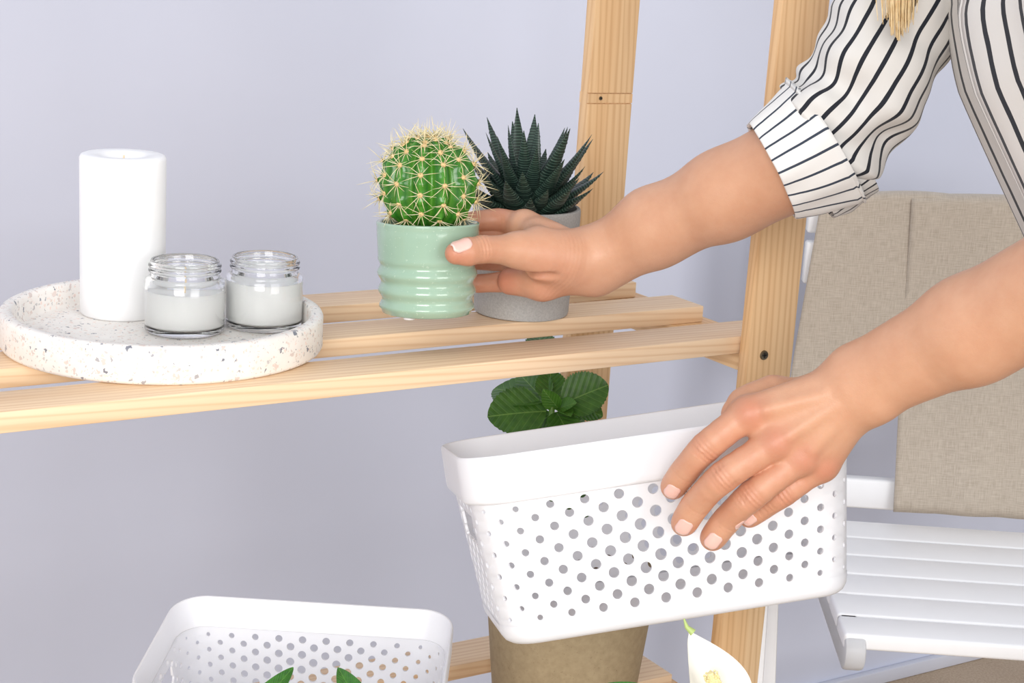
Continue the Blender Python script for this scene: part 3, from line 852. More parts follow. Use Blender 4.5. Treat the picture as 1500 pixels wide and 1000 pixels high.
def UX_():
    n = cm[:3, 1]; P0 = cm[:3, 3]+n*(YB-.02+.025); d = FW+(1131-750)/FOCAL*RT+(940-500)/FOCAL*DN
    return float(loc(CAM+d*(np.dot(P0-CAM, n)/np.dot(d, n)))[0])
for x in (UX_(), CW-UX_()): beam('upright', (x, YB-.02, 0.0), (x+(-.04 if x < 0 else .04), YB+.075, .86), .034, .034)

UXV = UX_()
for x in (UXV-.026, CW-UXV+.026): beam('front_leg', (x, YB-.10, 0.0), (x, YB, SEAT-.01), .020, .030)
def back_y(z): return YB-.02+.095*z/.86
def py_to_z(px, py, y):
    # height on the plane y = const of the chair frame
    n = cm[:3, 1]; P0 = cm[:3, 3]+n*y
    d = FW+(px-750)/FOCAL*RT+(py-500)/FOCAL*DN; k = np.dot(P0-CAM, n)/np.dot(d, n); return (CAM+d*k)
def zz(px, py, y): return py_to_z(px, py, y)[2]
def rail(zt, zb):
    y = back_y((zt+zb)/2); o = cbox('back_rail', UXV, CW-UXV, y-.010, y+.010, zb, zt, .004)
zt1, zb1 = zz(1180, 287, back_y(.8)), zz(1180, 340, back_y(.8))
zt2, zb2 = zz(1175, 352, back_y(.75)), zz(1175, 414, back_y(.75))
zt3, zb3 = zz(1275, 697, back_y(.53)), zz(1275, 740, back_y(.53))

rail(zt1, zb1); rail(zt2, zb2); rail(zt3, zb3)
cbox('stretcher', UXV, CW-UXV, YB-.022, YB-.002, .12, .15)
# ------------------------------------------------------------------ linen cloth over the chair back
t = NT('linen'); uv = t.coord('UV', (1, 1, 1)); sx = t.n('ShaderNodeMapping'); sx.inputs['Scale'].default_value = (900, 60, 1); t.l(uv, sx.inputs[0])
sy = t.n('ShaderNodeMapping'); sy.inputs['Scale'].default_value = (60, 900, 1); t.l(uv, sy.inputs[0])
f1 = t.noise(sx.outputs[0], 1, 2); f2 = t.noise(sy.outputs[0], 1, 2)
w = t.math('ADD', t.math('MULTIPLY', f1, .5), t.math('MULTIPLY', f2, .5))
t.set(Base_Color=t.ramp(w, [(.36, srgb(172, 159, 144)), (.64, srgb(196, 184, 169))]), Roughness=.95, Sheen_Weight=.2)
t.bump(w, .4, .0006); m_linen = t.m
ztop = zt1+.004; yb = back_y(.8)
def cloth_panel(x0, x1, zf, zbk, lift, skew, seed, hem=False):
    """drapes over the top rail: front drop to height zf, back drop to zbk"""
    rnd = random.Random(seed); prof = []
    rad = .014+lift
    nb = 20
    for k in range(nb+1): prof.append((yb+.002+rad, zbk+(ztop-zbk)*k/nb))
    for k in range(1, 9):
        a = math.pi*k/9; prof.append((yb+.002+rad*math.cos(a), ztop+(rad*.55)*math.sin(a)))
    nf = 34
    for k in range(nf+1):
        q = k/nf; prof.append((yb+.002-rad-.010*math.sin(q*math.pi*.5)-.006*q-max(0, (ztop-zf)*q-.20)*.14, ztop-(ztop-zf)*q))
    if hem: prof[-1] = (prof[-1][0]+.001, prof[-1][1])
    nx = 40; verts, faces, uvs = [], [], []
    cum = [0]
    for a, b in zip(prof, prof[1:]): cum.append(cum[-1]+math.hypot(a[0]-b[0], a[1]-b[1]))
    for i, (y, z) in enumerate(prof):
        drop = max(0, (ztop-z)/.4) if i > nb else 0
        for j in range(nx+1):
            q = j/nx; xx = x0+(x1-x0)*q + skew*drop*(1-q)
            wv = .0035*math.sin(q*7+seed)*drop + .002*math.sin(q*17+seed*2)*drop
            sag = -.004*math.sin(q*math.pi*1.5+seed)*(1 if nb-2 < i < nb+12 else .4)*(1-q*.2)
            verts.append((xx, y-abs(wv) if i > nb+4 else y, z+sag)); uvs.append((xx, cum[i]))
    for i in range(len(prof)-1):
        for j in range(nx):
            a = i*(nx+1)+j; faces.append((a, a+nx+1, a+nx+2, a+1))
    o = len(verts)
    me = new_mesh(verts, faces, 180, uvs)
    ob = obj('cloth_panel', me, m_linen); sd = ob.modifiers.new('s', 'SOLIDIFY'); sd.thickness = .0016; sd.offset = 0
    return ob
xl = loc(py_to_z(1204, 300, yb-.02))[0]; xc_ = loc(py_to_z(1336, 300, yb-.02))[0]; xl2 = loc(py_to_z(1316, 650, yb-.035))[0]
zL = zz(1200, 560, yb-.03); zR = zz(1420, 748, yb-.04)

cloth = thing('linen_cloth', 'beige grey linen cloth draped over the back of the white chair', 'cloth', mw=frame(cx, cy, V((0, 0, 1.)), corg))
pl = cloth_panel(xl, xc_+.06, zL, SEAT+.16, 0, -.035, 1); pl.parent = cloth
pr = cloth_panel(xc_, CW-.0, zR, SEAT+.2, .004, (xl2-xc_)*.85, 2.3, True); pr.parent = cloth
# ------------------------------------------------------------------ person: implicit surface tools
class Field:
    """signed distance on a grid whose axes can be turned; primitives only touch their own sub-box"""
    def __init__(s, org, ax, size, h):
        s.org = V(org); s.A = np.array(ax, float); s.h = h
        s.n = [int(math.ceil(q/h))+1 for q in size]
        s.D = np.full(s.n, .05, np.float32)
    def tolocal(s, p): return s.A @ (V(p)-s.org)
    def box(s, lo, hi):
        i0 = [max(0, int(math.floor(l/s.h))) for l in lo]; i1 = [min(n, int(math.ceil(q/s.h))+1) for q, n in zip(hi, s.n)]
        if any(b <= a for a, b in zip(i0, i1)): return None, None
        g = np.meshgrid(*[np.arange(a, b, dtype=np.float32)*s.h for a, b in zip(i0, i1)], indexing='ij', sparse=True)
        return tuple(slice(a, b) for a, b in zip(i0, i1)), g
    def cone(s, a, b, ra, rb, k, D=None, flat=None):
        """tapered capsule, smooth union with radius k; flat = (direction, factor) squashes it"""
        D = s.D if D is None else D
        a, b = s.tolocal(a), s.tolocal(b); r = max(ra, rb)*(1.6 if flat else 1)+k+3*s.h
        sl, g = s.box(np.minimum(a, b)-r, np.maximum(a, b)+r)
        if sl is None: return
        ba = b-a; L2 = float(ba@ba)+1e-12
        q = [g[i]-np.float32(a[i]) for i in range(3)]
        t_ = np.clip((q[0]*ba[0]+q[1]*ba[1]+q[2]*ba[2])/L2, 0, 1)
        w = [q[i]-t_*np.float32(ba[i]) for i in range(3)]
        if flat:
            d = s.A @ unit(flat[0]); c = w[0]*d[0]+w[1]*d[1]+w[2]*d[2]; e = (1/flat[1])**2-1
            dist = np.sqrt(w[0]**2+w[1]**2+w[2]**2+e*c*c)
        else: dist = np.sqrt(w[0]**2+w[1]**2+w[2]**2)
        dist = dist-(ra+(rb-ra)*t_)
        D[sl] = smin(D[sl], dist.astype(np.float32), k)
    def carve(s, a, b, ra, rb, k):
        a_, b_ = s.tolocal(a), s.tolocal(b); r = max(ra, rb)+k+3*s.h
        sl, g = s.box(np.minimum(a_, b_)-r, np.maximum(a_, b_)+r)
        if sl is None: return
        ba = b_-a_; L2 = float(ba@ba)+1e-12; q = [g[i]-np.float32(a_[i]) for i in range(3)]
        t_ = np.clip((q[0]*ba[0]+q[1]*ba[1]+q[2]*ba[2])/L2, 0, 1); w = [q[i]-t_*np.float32(ba[i]) for i in range(3)]
        dist = np.sqrt(w[0]**2+w[1]**2+w[2]**2)-(ra+(rb-ra)*t_)
        s.D[sl] = -smin(-s.D[sl], dist.astype(np.float32), k)
    def mesh(s):
        D = s.D; h = s.h; ins = D < 0
        c = [x-1 for x in D.shape]
        cnt = np.zeros(c, np.int8)
        for dx in (0, 1):
            for dy in (0, 1):
                for dz in (0, 1): cnt += ins[dx:dx+c[0], dy:dy+c[1], dz:dz+c[2]]
        act = np.argwhere((cnt > 0) & (cnt < 8)); ids = np.full(c, -1, np.int32); ids[tuple(act.T)] = np.arange(len(act))
        acc = np.zeros((len(act), 3)); num = np.zeros(len(act))
        cor = [(x, y, z) for x in (0, 1) for y in (0, 1) for z in (0, 1)]
        for a in cor:
            for ax in range(3):
                if a[ax] == 1: continue
                b = list(a); b[ax] = 1
                da = D[tuple((act+a).T)].astype(float); db = D[tuple((act+b).T)].astype(float)
                m = (da < 0) != (db < 0); t_ = np.where(m, da/np.where(m, da-db, 1), 0)
                p = act+np.array(a); p = p.astype(float); p[:, ax] += t_
                acc[m] += p[m]; num[m] += 1
        vl = acc/num[:, None]*h
        verts = s.org + vl @ s.A
        faces = []
        for ax in range(3):
            o1, o2 = (ax+1) % 3, (ax+2) % 3
            sh = [slice(None)]*3; sh2 = [slice(None)]*3; sh[ax] = slice(0, -1); sh2[ax] = slice(1, None)
            A_, B_ = ins[tuple(sh)], ins[tuple(sh2)]
            e = np.argwhere(A_ != B_); e = e[(e[:, o1] > 0) & (e[:, o2] > 0) & (e[:, o1] < c[o1]) & (e[:, o2] < c[o2])]
            if not len(e): continue
            fl = A_[tuple(e.T)]
            def cid(d1, d2):
                q = e.copy(); q[:, o1] -= d1; q[:, o2] -= d2; return ids[tuple(q.T)]
            Q = np.stack([cid(1, 1), cid(0, 1), cid(0, 0), cid(1, 0)], 1)
            Q[~fl] = Q[~fl][:, ::-1]; faces.append(Q)
        F = np.concatenate(faces); F = F[(F >= 0).all(1)]
        return verts, F
def smin(a, b, k):
    if k <= 0: return np.minimum(a, b)
    h = np.maximum(k-np.abs(a-b), 0)/k
    return np.minimum(a, b)-h*h*k*.25
def relax(verts, F, it=2, lam=.5):
    n = len(verts); E = np.concatenate([F[:, [0, 1]], F[:, [1, 2]], F[:, [2, 3]], F[:, [3, 0]]])
    E = np.concatenate([E, E[:, ::-1]]); deg = np.bincount(E[:, 0], minlength=n).clip(1)
    for _ in range(it):
        for l in (lam, -lam*1.02):
            S = np.stack([np.bincount(E[:, 0], weights=verts[E[:, 1], i], minlength=n) for i in range(3)], 1)/deg[:, None]
            verts = verts + l*(S-verts)
    return verts
def vnormals(verts, F):
    n = np.cross(verts[F[:, 2]]-verts[F[:, 0]], verts[F[:, 3]]-verts[F[:, 1]]); N = np.zeros_like(verts)
    for i in range(4):
        for c in range(3): N[:, c] += np.bincount(F[:, i], weights=n[:, c], minlength=len(verts))
    return N/np.maximum(np.linalg.norm(N, axis=1), 1e-12)[:, None]
body_v, body_f, body_red, nail_specs = [], [], [], []
def add_body(verts, F, red):
    o = sum(len(q) for q in body_v); body_v.append(verts); body_f.append(F+o); body_red.append(red)
def arm_field(points, pad, h, xdir):
    x = unit(xdir); y = unit(np.cross(FW, x)); z = np.cross(x, y); A = np.array([x, y, z])
    L_ = np.array([A @ V(p) for p in points]); lo = L_.min(0)-pad; hi = L_.max(0)+pad
    return Field(A.T @ lo, A, hi-lo, h)
def blobs(verts, lst):
    r = np.zeros(len(verts))
    for p, s, w in lst: r = np.maximum(r, w*np.exp(-((verts-V(p))**2).sum(1)/(2*s*s)))
    return r
def creases(verts, N, joint, axis, dors, rad, spacing=.0021, amp=.00032, count=3, facing=.15):
    """fine transverse skin folds over a joint, on the side facing dors"""
    d = verts-V(joint); t_ = d @ axis; rr = np.linalg.norm(d-np.outer(t_, axis), axis=1)
    m = (np.abs(t_) < spacing*count) & (rr < rad*1.9)
    f = np.clip((N[m] @ unit(dors)-facing)/.5, 0, 1)
    w = np.exp(-(t_[m]/(spacing*count*.55))**2)
    verts[m] -= N[m]*(amp*f*w*(.5+.5*np.cos(2*math.pi*t_[m]/spacing)))[:, None]
    return verts

def catmull(P, per=10):
    P = [V(p) for p in P]; Q = []
    for i in range(len(P)-1):
        p0, p1, p2, p3 = P[max(i-1, 0)], P[i], P[i+1], P[min(i+2, len(P)-1)]
        for k in range(per):
            t_ = k/per; Q.append(.5*((2*p1)+(-p0+p2)*t_+(2*p0-5*p1+4*p2-p3)*t_**2+(-p0+3*p1-3*p2+p3)*t_**3))
    Q.append(P[-1]); return Q
def finger(F, P, r, D):
    """smooth finger: curved centre line, waisted between the joints"""
    C = catmull(P, 5); x = np.linspace(0, 3, len(C)); rr = np.interp(x, range(4), r)*(1-.045*np.sin(np.pi*(x % 1.0))*(x < 2.0))
    for i in range(len(C)-1): F.cone(C[i], C[i+1], rr[i], rr[i+1], .0012, D)
# ---- right hand and forearm: palm towards the camera, thumb in front of the pot, fingers behind it
D0 = POT_D
R = dict(
    wr=U(872, 384, 1.305), cmc=U(832, 388, 1.288),
    tm=U(760, 366, 1.272), ti=U(706, 365, 1.252), tt=U(668, 371, 1.2430),
    i=[U(768, 330, 1.335), U(730, 322, 1.345), U(692, 325, 1.341), U(664, 330, 1.336)],
    m=[U(762, 352, 1.345), U(722, 349, 1.352), U(683, 352, 1.344), U(654, 356, 1.337)],
    r=[U(762, 383, 1.340), U(722, 380, 1.350), U(685, 381, 1.343), U(658, 384, 1.337)],
    p=[U(772, 410, 1.328), U(732, 413, 1.332), U(703, 415, 1.335), U(680, 415, 1.333)])
elbR = U(1180, 232, 1.215)
F_ = arm_field([R['tt'], R['i'][3], R['p'][3], R['wr'], elbR, U(1200, 180, 1.2), U(760, 430, 1.31)], .045, .0012, elbR-R['wr'])
big_ = np.full(F_.n, .05, np.float32)
rad = dict(i=(.0100, .0090, .0080, .0072), m=(.0102, .0092, .0082, .0074), r=(.0098, .0088, .0079, .0071), p=(.0090, .0078, .0070, .0063))
fing = np.full(F_.n, .05, np.float32)
for q in 'imrp':
    one = np.full(F_.n, .05, np.float32)
    finger(F_, R[q], rad[q], one)
    fing = smin(fing, one, .0012)
palm = F_.D
for q, w in (('i', .0125), ('m', .0125), ('r', .0125), ('p', .0118)):
    F_.cone(R['wr']+(R[q][0]-R['wr'])*.10, R[q][0], .0150, w*.86, .012)
for a_, b_ in (('i', 'm'), ('m', 'r'), ('r', 'p')): F_.cone(R[a_][0], R[b_][0], .0095, .0095, .006)
# back of the hand and ball of the little finger
F_.cone(U(858, 402, 1.300), U(795, 414, 1.305), .0135, .0128, .010)
F_.cone(U(795, 414, 1.305), U(748, 412, 1.318), .0125, .0105, .008)
F_.cone(U(800, 345, 1.315), U(768, 331, 1.330), .0105, .0098, .010)
# ball of the thumb and thumb
F_.cone(U(868, 378, 1.298), U(830, 377, 1.290), .0185, .0180, .014)
F_.cone(U(830, 377, 1.290), U(792, 371, 1.281), .0180, .0165, .014)
F_.cone(U(792, 371, 1.281), R['tm'], .0165, .0122, .010)
th = np.full(F_.n, .05, np.float32)
F_.cone(R['tm'], R['ti'], .0116, .0099, .004, th)
F_.cone(R['ti'], U(685, 368.5, 1.2455), .0099, .0100, .003, th)
F_.cone(U(685, 368.5, 1.2455), R['tt'], .0100, .0082, .003, th)
palm[...] = smin(smin(palm, fing, .0035), th, .010)
# web between thumb and index
F_.cone(U(785, 352, 1.285), U(782, 340, 1.312), .0085, .0085, .010)
# forearm: oval section built from two cones
ax = unit(elbR-R['wr']); side = unit(np.cross(ax, FW))
if side @ DN > 0: side = -side                # towards the thumb side (up in the picture)
mid1 = U(960, 338, 1.280); mid2 = U(1060, 285, 1.250)
F_.cone(R['wr']+side*.0062, mid1+side*.0075, .0192, .0236, .012)
F_.cone(R['wr']-side*.0056, mid1-side*.0035, .0190, .0220, .012)
F_.cone(mid1+side*.0075, mid2+side*.0020, .0236, .0276, .014)
F_.cone(mid1-side*.0035, mid2-side*.0030, .0220, .0280, .014)
F_.cone(mid2+side*.0020, elbR+side*.002, .0276, .0325, .014)
F_.cone(mid2-side*.0030, elbR, .0280, .0320, .014)
F_.cone(elbR, U(1205, 205, 1.212), .0320, .0300, .012)
# tendon of the wrist and faint vein
F_.cone(U(850, 392, 1.288), U(930, 352, 1.2735), .0022, .0022, .012)

# hollow of the palm between thumb ball and little-finger ball
F_.carve(U(728, 391, 1.284), U(770, 394, 1.281), .0085, .0060, .004)
F_.carve(U(770, 394, 1.279), U(815, 407, 1.272), .0055, .0025, .004)
vv, ff = F_.mesh(); vv = relax(vv, ff, 3); N_ = vnormals(vv, ff)
tdir = unit(R['tt']-R['ti']); tnail = unit(-FW*1.0-DN*.62-RT*.18); tnail = unit(tnail-(tnail@tdir)*tdir)
vv = creases(vv, N_, R['ti']+tdir*.001, tdir, -FW-DN*.5, .0105, .0028, .0008, 3)
vv = creases(vv, N_, U(838, 402, 1.27), unit(R['wr']-R['tm']), -FW+DN*.2, .02, .0032, .00022, 5)
for q in 'imrp':
    dr = unit(R[q][2]-R[q][1]); vv = creases(vv, N_, R[q][1], dr, -FW, .0095, .0024, .0003, 2)
red = blobs(vv, [(R['tt'], .011, .75), (R['ti'], .009, .45)] + [(R[q][k], .012, .65) for q in 'imrp' for k in (1, 2, 3)] + [(U(730, 405, 1.31), .016, .85), (U(800, 400, 1.28), .02, .35), (U(800, 430, 1.3), .02, .4)])
add_body(vv, ff, red)
nail_specs.append((R['tt']-tdir*.0022, tdir, tnail, .0078, .0140, .0128))

# ---- left hand and forearm: back of the hand towards the camera, fingers spread down the basket front
HB = 1.158
Lh = dict(
    wr=U(1268, 560, 1.118),
    i=[U(1096, 605, 1.132), U(1034, 655, 1.136), U(1003, 690, 1.150), U(986, 713, 1.160)],
    m=[U(1135, 648, 1.128), U(1060, 698, 1.130), U(1021, 737, 1.148), U(1002, 766, 1.158)],
    r=[U(1174, 670, 1.132), U(1102, 725, 1.134), U(1065, 761, 1.150), U(1044, 788, 1.158)],
    p=[U(1203, 682, 1.140), U(1149, 722, 1.144), U(1117, 743, 1.154), U(1097, 757, 1.160)])
elbL = U(1700, 352, .985); midL = U(1420, 482, 1.072)
F_ = arm_field([Lh['m'][3], Lh['i'][3], Lh['r'][3], Lh['i'][0], Lh['wr'], U(1560, 415, 1.03), U(1090, 640, 1.215)], .042, .0012, elbL-Lh['wr'])
radL = dict(i=(.0108, .0102, .0095, .0086), m=(.0110, .0104, .0097, .0089), r=(.0106, .0101, .0095, .0087), p=(.0095, .0087, .0081, .0073))
fing = np.full(F_.n, .05, np.float32)
for q in 'imrp':
    one = np.full(F_.n, .05, np.float32)
    finger(F_, Lh[q], radL[q], one)
    fing = smin(fing, one, .0010)
palm = F_.D
for q, w in (('i', .0112), ('m', .0112), ('r', .0108), ('p', .0100)):
    F_.cone(Lh['wr']+(Lh[q][0]-Lh['wr'])*.08+FW*.003, Lh[q][0]+FW*.002, .0165, w, .014)
for a_, b_ in (('i', 'm'), ('m', 'r'), ('r', 'p')): F_.cone(Lh[a_][0]+FW*.004, Lh[b_][0]+FW*.004, .0085, .0085, .006)
for q, rr in (('i', .0072), ('m', .0076), ('r', .0070), ('p', .0062)):      # knuckle heads
    F_.cone(Lh[q][0]-FW*.0050, Lh[q][0]-FW*.0050+RT*1e-4, rr, rr, .007)
# palm side and thumb, which reaches over the rim into the basket
F_.cone(Lh['wr']+FW*.010, U(1150, 640, 1.150), .0150, .0120, .014)
F_.cone(U(1220, 570, 1.140), U(1150, 588, 1.168), .0150, .0135, .012)
F_.cone(U(1215, 640, 1.140), U(1205, 672, 1.146), .0120, .0110, .010)
F_.cone(U(1150, 588, 1.168), U(1095, 622, 1.205), .0125, .0105, .008)
th = np.full(F_.n, .05, np.float32)
F_.cone(U(1095, 622, 1.205), U(1060, 655, 1.212), .0100, .0095, .004, th)
F_.cone(U(1060, 655, 1.212), U(1035, 682, 1.212), .0095, .0078, .004, th)
F_.cone(U(1090, 590, 1.152), U(1130, 575, 1.160), .0105, .0120, .010)     # web at the index base
F_.cone(U(1075, 607, 1.146), U(1105, 590, 1.155), .0085, .0100, .008)
palm[...] = smin(smin(palm, fing, .0040), th, .006)
ax = unit(elbL-Lh['wr']); side = unit(np.cross(ax, FW)); side = side if side @ DN < 0 else -side
F_.cone(Lh['wr']+side*.0075, midL+side*.0035, .0196, .0278, .014)
F_.cone(Lh['wr']-side*.0065, midL-side*.0050, .0190, .0280, .014)
F_.cone(midL+side*.0035, elbL+side*.004, .0278, .0370, .014)
F_.cone(midL-side*.0050, elbL-side*.002, .0280, .0350, .014)
F_.cone(U(1283, 588, 1.112), U(1284, 588, 1.112), .0105, .0105, .012)     # ulna head
for q, k in (('m', 0.0), ('r', 0.0), ('i', 0.0)):                           # tendons on the back of the hand
    p = Lh[q][0]-FW*.0085; F_.cone(p+(Lh['wr']-FW*.0165-p)*.14, p+(Lh['wr']-FW*.0165-p)*.62, .0026, .0012, .007)
vv, ff = F_.mesh(); vv = relax(vv, ff, 3); N_ = vnormals(vv, ff)
reds = []
for q in 'imrp':
    d1 = unit(Lh[q][2]-Lh[q][0]); d2 = unit(Lh[q][3]-Lh[q][1])
    vv = creases(vv, N_, Lh[q][1], d1, -FW, radL[q][1]*1.1, .0030, .0009, 3)
    vv = creases(vv, N_, Lh[q][2], d2, -FW, radL[q][2]*1.1, .0028, .0006, 2)
    reds += [(Lh[q][1], .0085, .8), (Lh[q][2], .007, .55), (Lh[q][3], .0085, .6), (Lh[q][0]-FW*.008, .009, .75), ((Lh[q][0]+Lh[q][1])/2, .014, .45), ((Lh[q][2]+Lh[q][1])/2, .010, .5)]  # flushed joints and tips; mid-bone terms also paint in the darker finger shading
add_body(vv, ff, blobs(vv, reds))
for q, w, l in (('i', .0106, .0118), ('m', .0110, .0128), ('r', .0106, .0128), ('p', .0092, .0104)):
    d = unit(Lh[q][3]-Lh[q][2]); nn = -FW; nn = unit(nn-(nn@d)*d)
    nail_specs.append((Lh[q][3]-d*.0024, d, nn, radL[q][3], l, w))

# ---- the rest of the body, coarser: arms inside the sleeves, torso, neck and head (beyond the frame)
shR, shL = U(1500, -250, 1.20), U(1880, -230, .90)
neck = (shR+shL)/2+V((0, 0, .045)); upz = V((0, 0, 1.))
right_h = unit(V((RT[0], RT[1], 0))); fwd_h = unit(V((FW[0], FW[1], 0)))      # picture right / away, both level
chest = U(1745, -10, 1.06); waist = U(1885, 300, 1.07); hip = U(1985, 560, 1.08)
head = neck-right_h*.075+upz*.155
pts = [shR, shL, head+upz*.14, head-right_h*.1, hip+right_h*.2, hip-right_h*.2, elbR, elbL]
A_ = np.array([right_h, fwd_h, upz]); Lc = np.array([A_ @ p for p in pts]); lo = Lc.min(0)-.12; hi = Lc.max(0)+.12
feet_z = 0.0; lo[2] = .02
F_ = Field(A_.T @ lo, A_, hi-lo, .006)
lat = fwd_h
F_.cone(elbR, shR, .031, .040, .02); F_.cone(elbL, shL, .036, .040, .02)
F_.cone(elbR, U(1110, 260, 1.235), .031, .027, .02); F_.cone(elbL, U(1560, 415, 1.03), .034, .032, .02)
for sgn in (-1, 1):
    F_.cone(chest+lat*.07*sgn+upz*.08, waist+lat*.055*sgn, .085, .078, .06)
    F_.cone(waist+lat*.055*sgn, hip+lat*.075*sgn, .078, .092, .06)
    kn = hip+lat*.09*sgn-upz*.36+right_h*.0; an = V(kn); an[2] = .09
    F_.cone(hip+lat*.075*sgn-upz*.02, kn, .080, .054, .04); F_.cone(kn, an, .052, .036, .03)
    F_.cone(an-upz*.04+right_h*.02, an-upz*.05-right_h*.13, .034, .026, .02)
F_.cone(shR-upz*.01, neck-upz*.03, .032, .046, .03); F_.cone(shL-upz*.01, neck-upz*.03, .032, .046, .03)
F_.cone(neck-upz*.05, head-upz*.06, .050, .048, .03)
F_.cone(head+upz*.02, head+upz*.021+right_h*.02, .082, .084, .02); F_.cone(head-right_h*.03-upz*.03, head-right_h*.052-upz*.09, .060, .032, .03)
F_.cone(head-right_h*.083-upz*.005, head-right_h*.100-upz*.035, .007, .012, .014)        # nose
for sgn in (-1, 1):
    F_.carve(head-right_h*.088+lat*.032*sgn+upz*.004, head-right_h*.0881+lat*.032*sgn+upz*.004, .013, .013, .012)   # eye sockets
    F_.cone(head-right_h*.076+lat*.031*sgn+upz*.003, head-right_h*.0761+lat*.031*sgn+upz*.003, .0115, .0115, .003)
    F_.cone(head+lat*.080*sgn-upz*.01, head+lat*.084*sgn+upz*.018+right_h*.012, .010, .014, .006)                  # ears
F_.cone(head-right_h*.084-lat*.018-upz*.068, head-right_h*.084+lat*.018-upz*.068, .0075, .0075, .008)             # lips
vv, ff = F_.mesh(); vv = relax(vv, ff, 2); add_body(vv, ff, blobs(vv, [(head-right_h*.09-upz*.068, .014, .9)]))

t = NT('skin'); at = t.n('ShaderNodeAttribute', attribute_name='redness'); v = t.coord()
f = t.noise(v, 55, 5, .6); f2 = t.noise(v, 900, 2, .6); f3 = t.noise(v, 14, 2)
col = t.ramp(f, [(.3, srgb(204, 154, 124)), (.7, srgb(213, 166, 136))])
col = t.mix(t.math('MULTIPLY', f3, .35), col, srgb(196, 138, 103))
col = t.mix(t.math('MULTIPLY', at.outputs['Fac'], .75, True), col, srgb(184, 98, 76))
t.set(Base_Color=col, Roughness=.46, Subsurface_Weight=.18, Subsurface_Radius=(.010, .0045, .0025), Subsurface_Scale=.35)
t.bump(t.math('ADD', t.math('MULTIPLY', f2, .6), t.math('MULTIPLY', t.noise(v, 350, 3), .6)), .22, .0008); m_skin = t.m
m_nail = simple('fingernail', srgb(234, 190, 178), .36, .02, 200)
m_nail_tip = simple('fingernail_edge', srgb(242, 216, 206), .4, .02, 200)
AV = np.concatenate(body_v); AF = np.concatenate(body_f); AR = np.concatenate(body_red)
stand = V((hip[0], hip[1], 0))
person = thing('person', 'person in a striped blouse reaching in with a cactus and a white basket', 'person', stand)
pinv = -stand
me = bpy.data.meshes.new('body'); AVl = AV+pinv
me.vertices.add(len(AVl)); me.vertices.foreach_set('co', AVl.astype(np.float32).ravel())
me.loops.add(AF.size); me.loops.foreach_set('vertex_index', AF.astype(np.int32).ravel())
me.polygons.add(len(AF)); me.polygons.foreach_set('loop_start', np.arange(0, AF.size, 4, dtype=np.int32)); me.polygons.foreach_set('loop_total', np.full(len(AF), 4, np.int32))
me.update(calc_edges=True); me.validate()
me.polygons.foreach_set('use_smooth', np.ones(len(me.polygons), bool))
a_ = me.attributes.new('redness', 'FLOAT', 'POINT'); a_.data.foreach_set('value', AR.astype(np.float32))
bodyo = obj('body', me, m_skin, person)
from mathutils.bvhtree import BVHTree
bvh = BVHTree.FromPolygons([tuple(q) for q in AV], [tuple(map(int, q)) for q in AF])
for P, d, nn, r, ln, wd in nail_specs:
    # a curved plate fitted to the finger end
    x = np.cross(d, nn); verts, faces = [], []; ni, nj = 12, 10
    for i in range(ni+1):
        s = i/ni; e = 2*s-1
        ww = wd*.5*(1-.06*(1-s))*(1-max(0, (s-.70)/.30)**2.4*.55)*(1-max(0, (.22-s)/.22)**2*.42)
        for j in range(nj+1):
            q = -1+2*j/nj
            o3 = P + x*(q*ww) + d*(ln*(s-.5)) + nn*.03
            hit = bvh.ray_cast(Vector(o3), Vector(-nn), .06)[0]
            p = V(hit) if hit is not None else P + x*(q*ww) + d*(ln*(s-.5)) + nn*r*.4
            verts.append(p + nn*(.00050-.00030*q*q))
    hh = np.array([(v-P) @ nn for v in verts]).reshape(ni+1, nj+1)        # nails are straighter than the flesh along the finger
    for i in range(ni+1):
        for j in range(nj+1):
            lim = hh[int(ni*.45), j] - .00022*max(0, i-ni*.45)
            k = i*(nj+1)+j
            if i > ni*.45 and hh[i, j] < lim: verts[k] = verts[k] + nn*((lim-hh[i, j])*.75)
    verts = [v+pinv for v in verts]
    for i in range(ni):
        for j in range(nj):
            a_ = i*(nj+1)+j; faces.append((a_, a_+1, a_+nj+2, a_+nj+1))
    mi = np.array([1 if i >= ni-1 else 0 for i in range(ni) for j in range(nj)], np.int32)
    nme = new_mesh(verts, faces, 180); nme.materials.append(m_nail); nme.materials.append(m_nail_tip); nme.polygons.foreach_set('material_index', mi)
    nf = nme.polygons[len(nme.polygons)//2]
    if nf.normal.dot(Vector(nn)) < 0: nme.flip_normals()
    o = obj('fingernail', nme, None, bodyo); sd = o.modifiers.new('s', 'SOLIDIFY'); sd.thickness = .0007; sd.offset = -1

# ------------------------------------------------------------------ clothes and hair
def stripes(name, n, width, dark, light, wob=.0):
    t = NT(name); uv = t.coord('UV'); sx = t.n('ShaderNodeSeparateXYZ'); t.l(uv, sx.inputs[0])
    w = t.noise(t.coord('Object'), 30, 2)
    u = t.math('ADD', t.math('MULTIPLY', sx.outputs[0], float(n)), t.math('MULTIPLY', t.math('SUBTRACT', w, .5), wob))
    s = t.math('LESS_THAN', t.math('ABSOLUTE', t.math('SUBTRACT', t.math('FRACT', u), .5)), width)
    f = t.noise(t.coord('Object'), 1500, 2)
    t.set(Base_Color=t.mix(s, light, dark), Roughness=.8, Sheen_Weight=.15)
    t.bump(f, .12, .0004); return t.m
m_stripe = stripes('striped_cotton', 1, .115, srgb(18, 23, 36), srgb(219, 217, 214), .12)
m_cuff = stripes('striped_cotton_reverse', 1, .075, srgb(48, 58, 74), srgb(229, 228, 226), .05)
m_cuff_plain = simple('white_cotton_edge', srgb(248, 247, 245), .8, .01, 200)
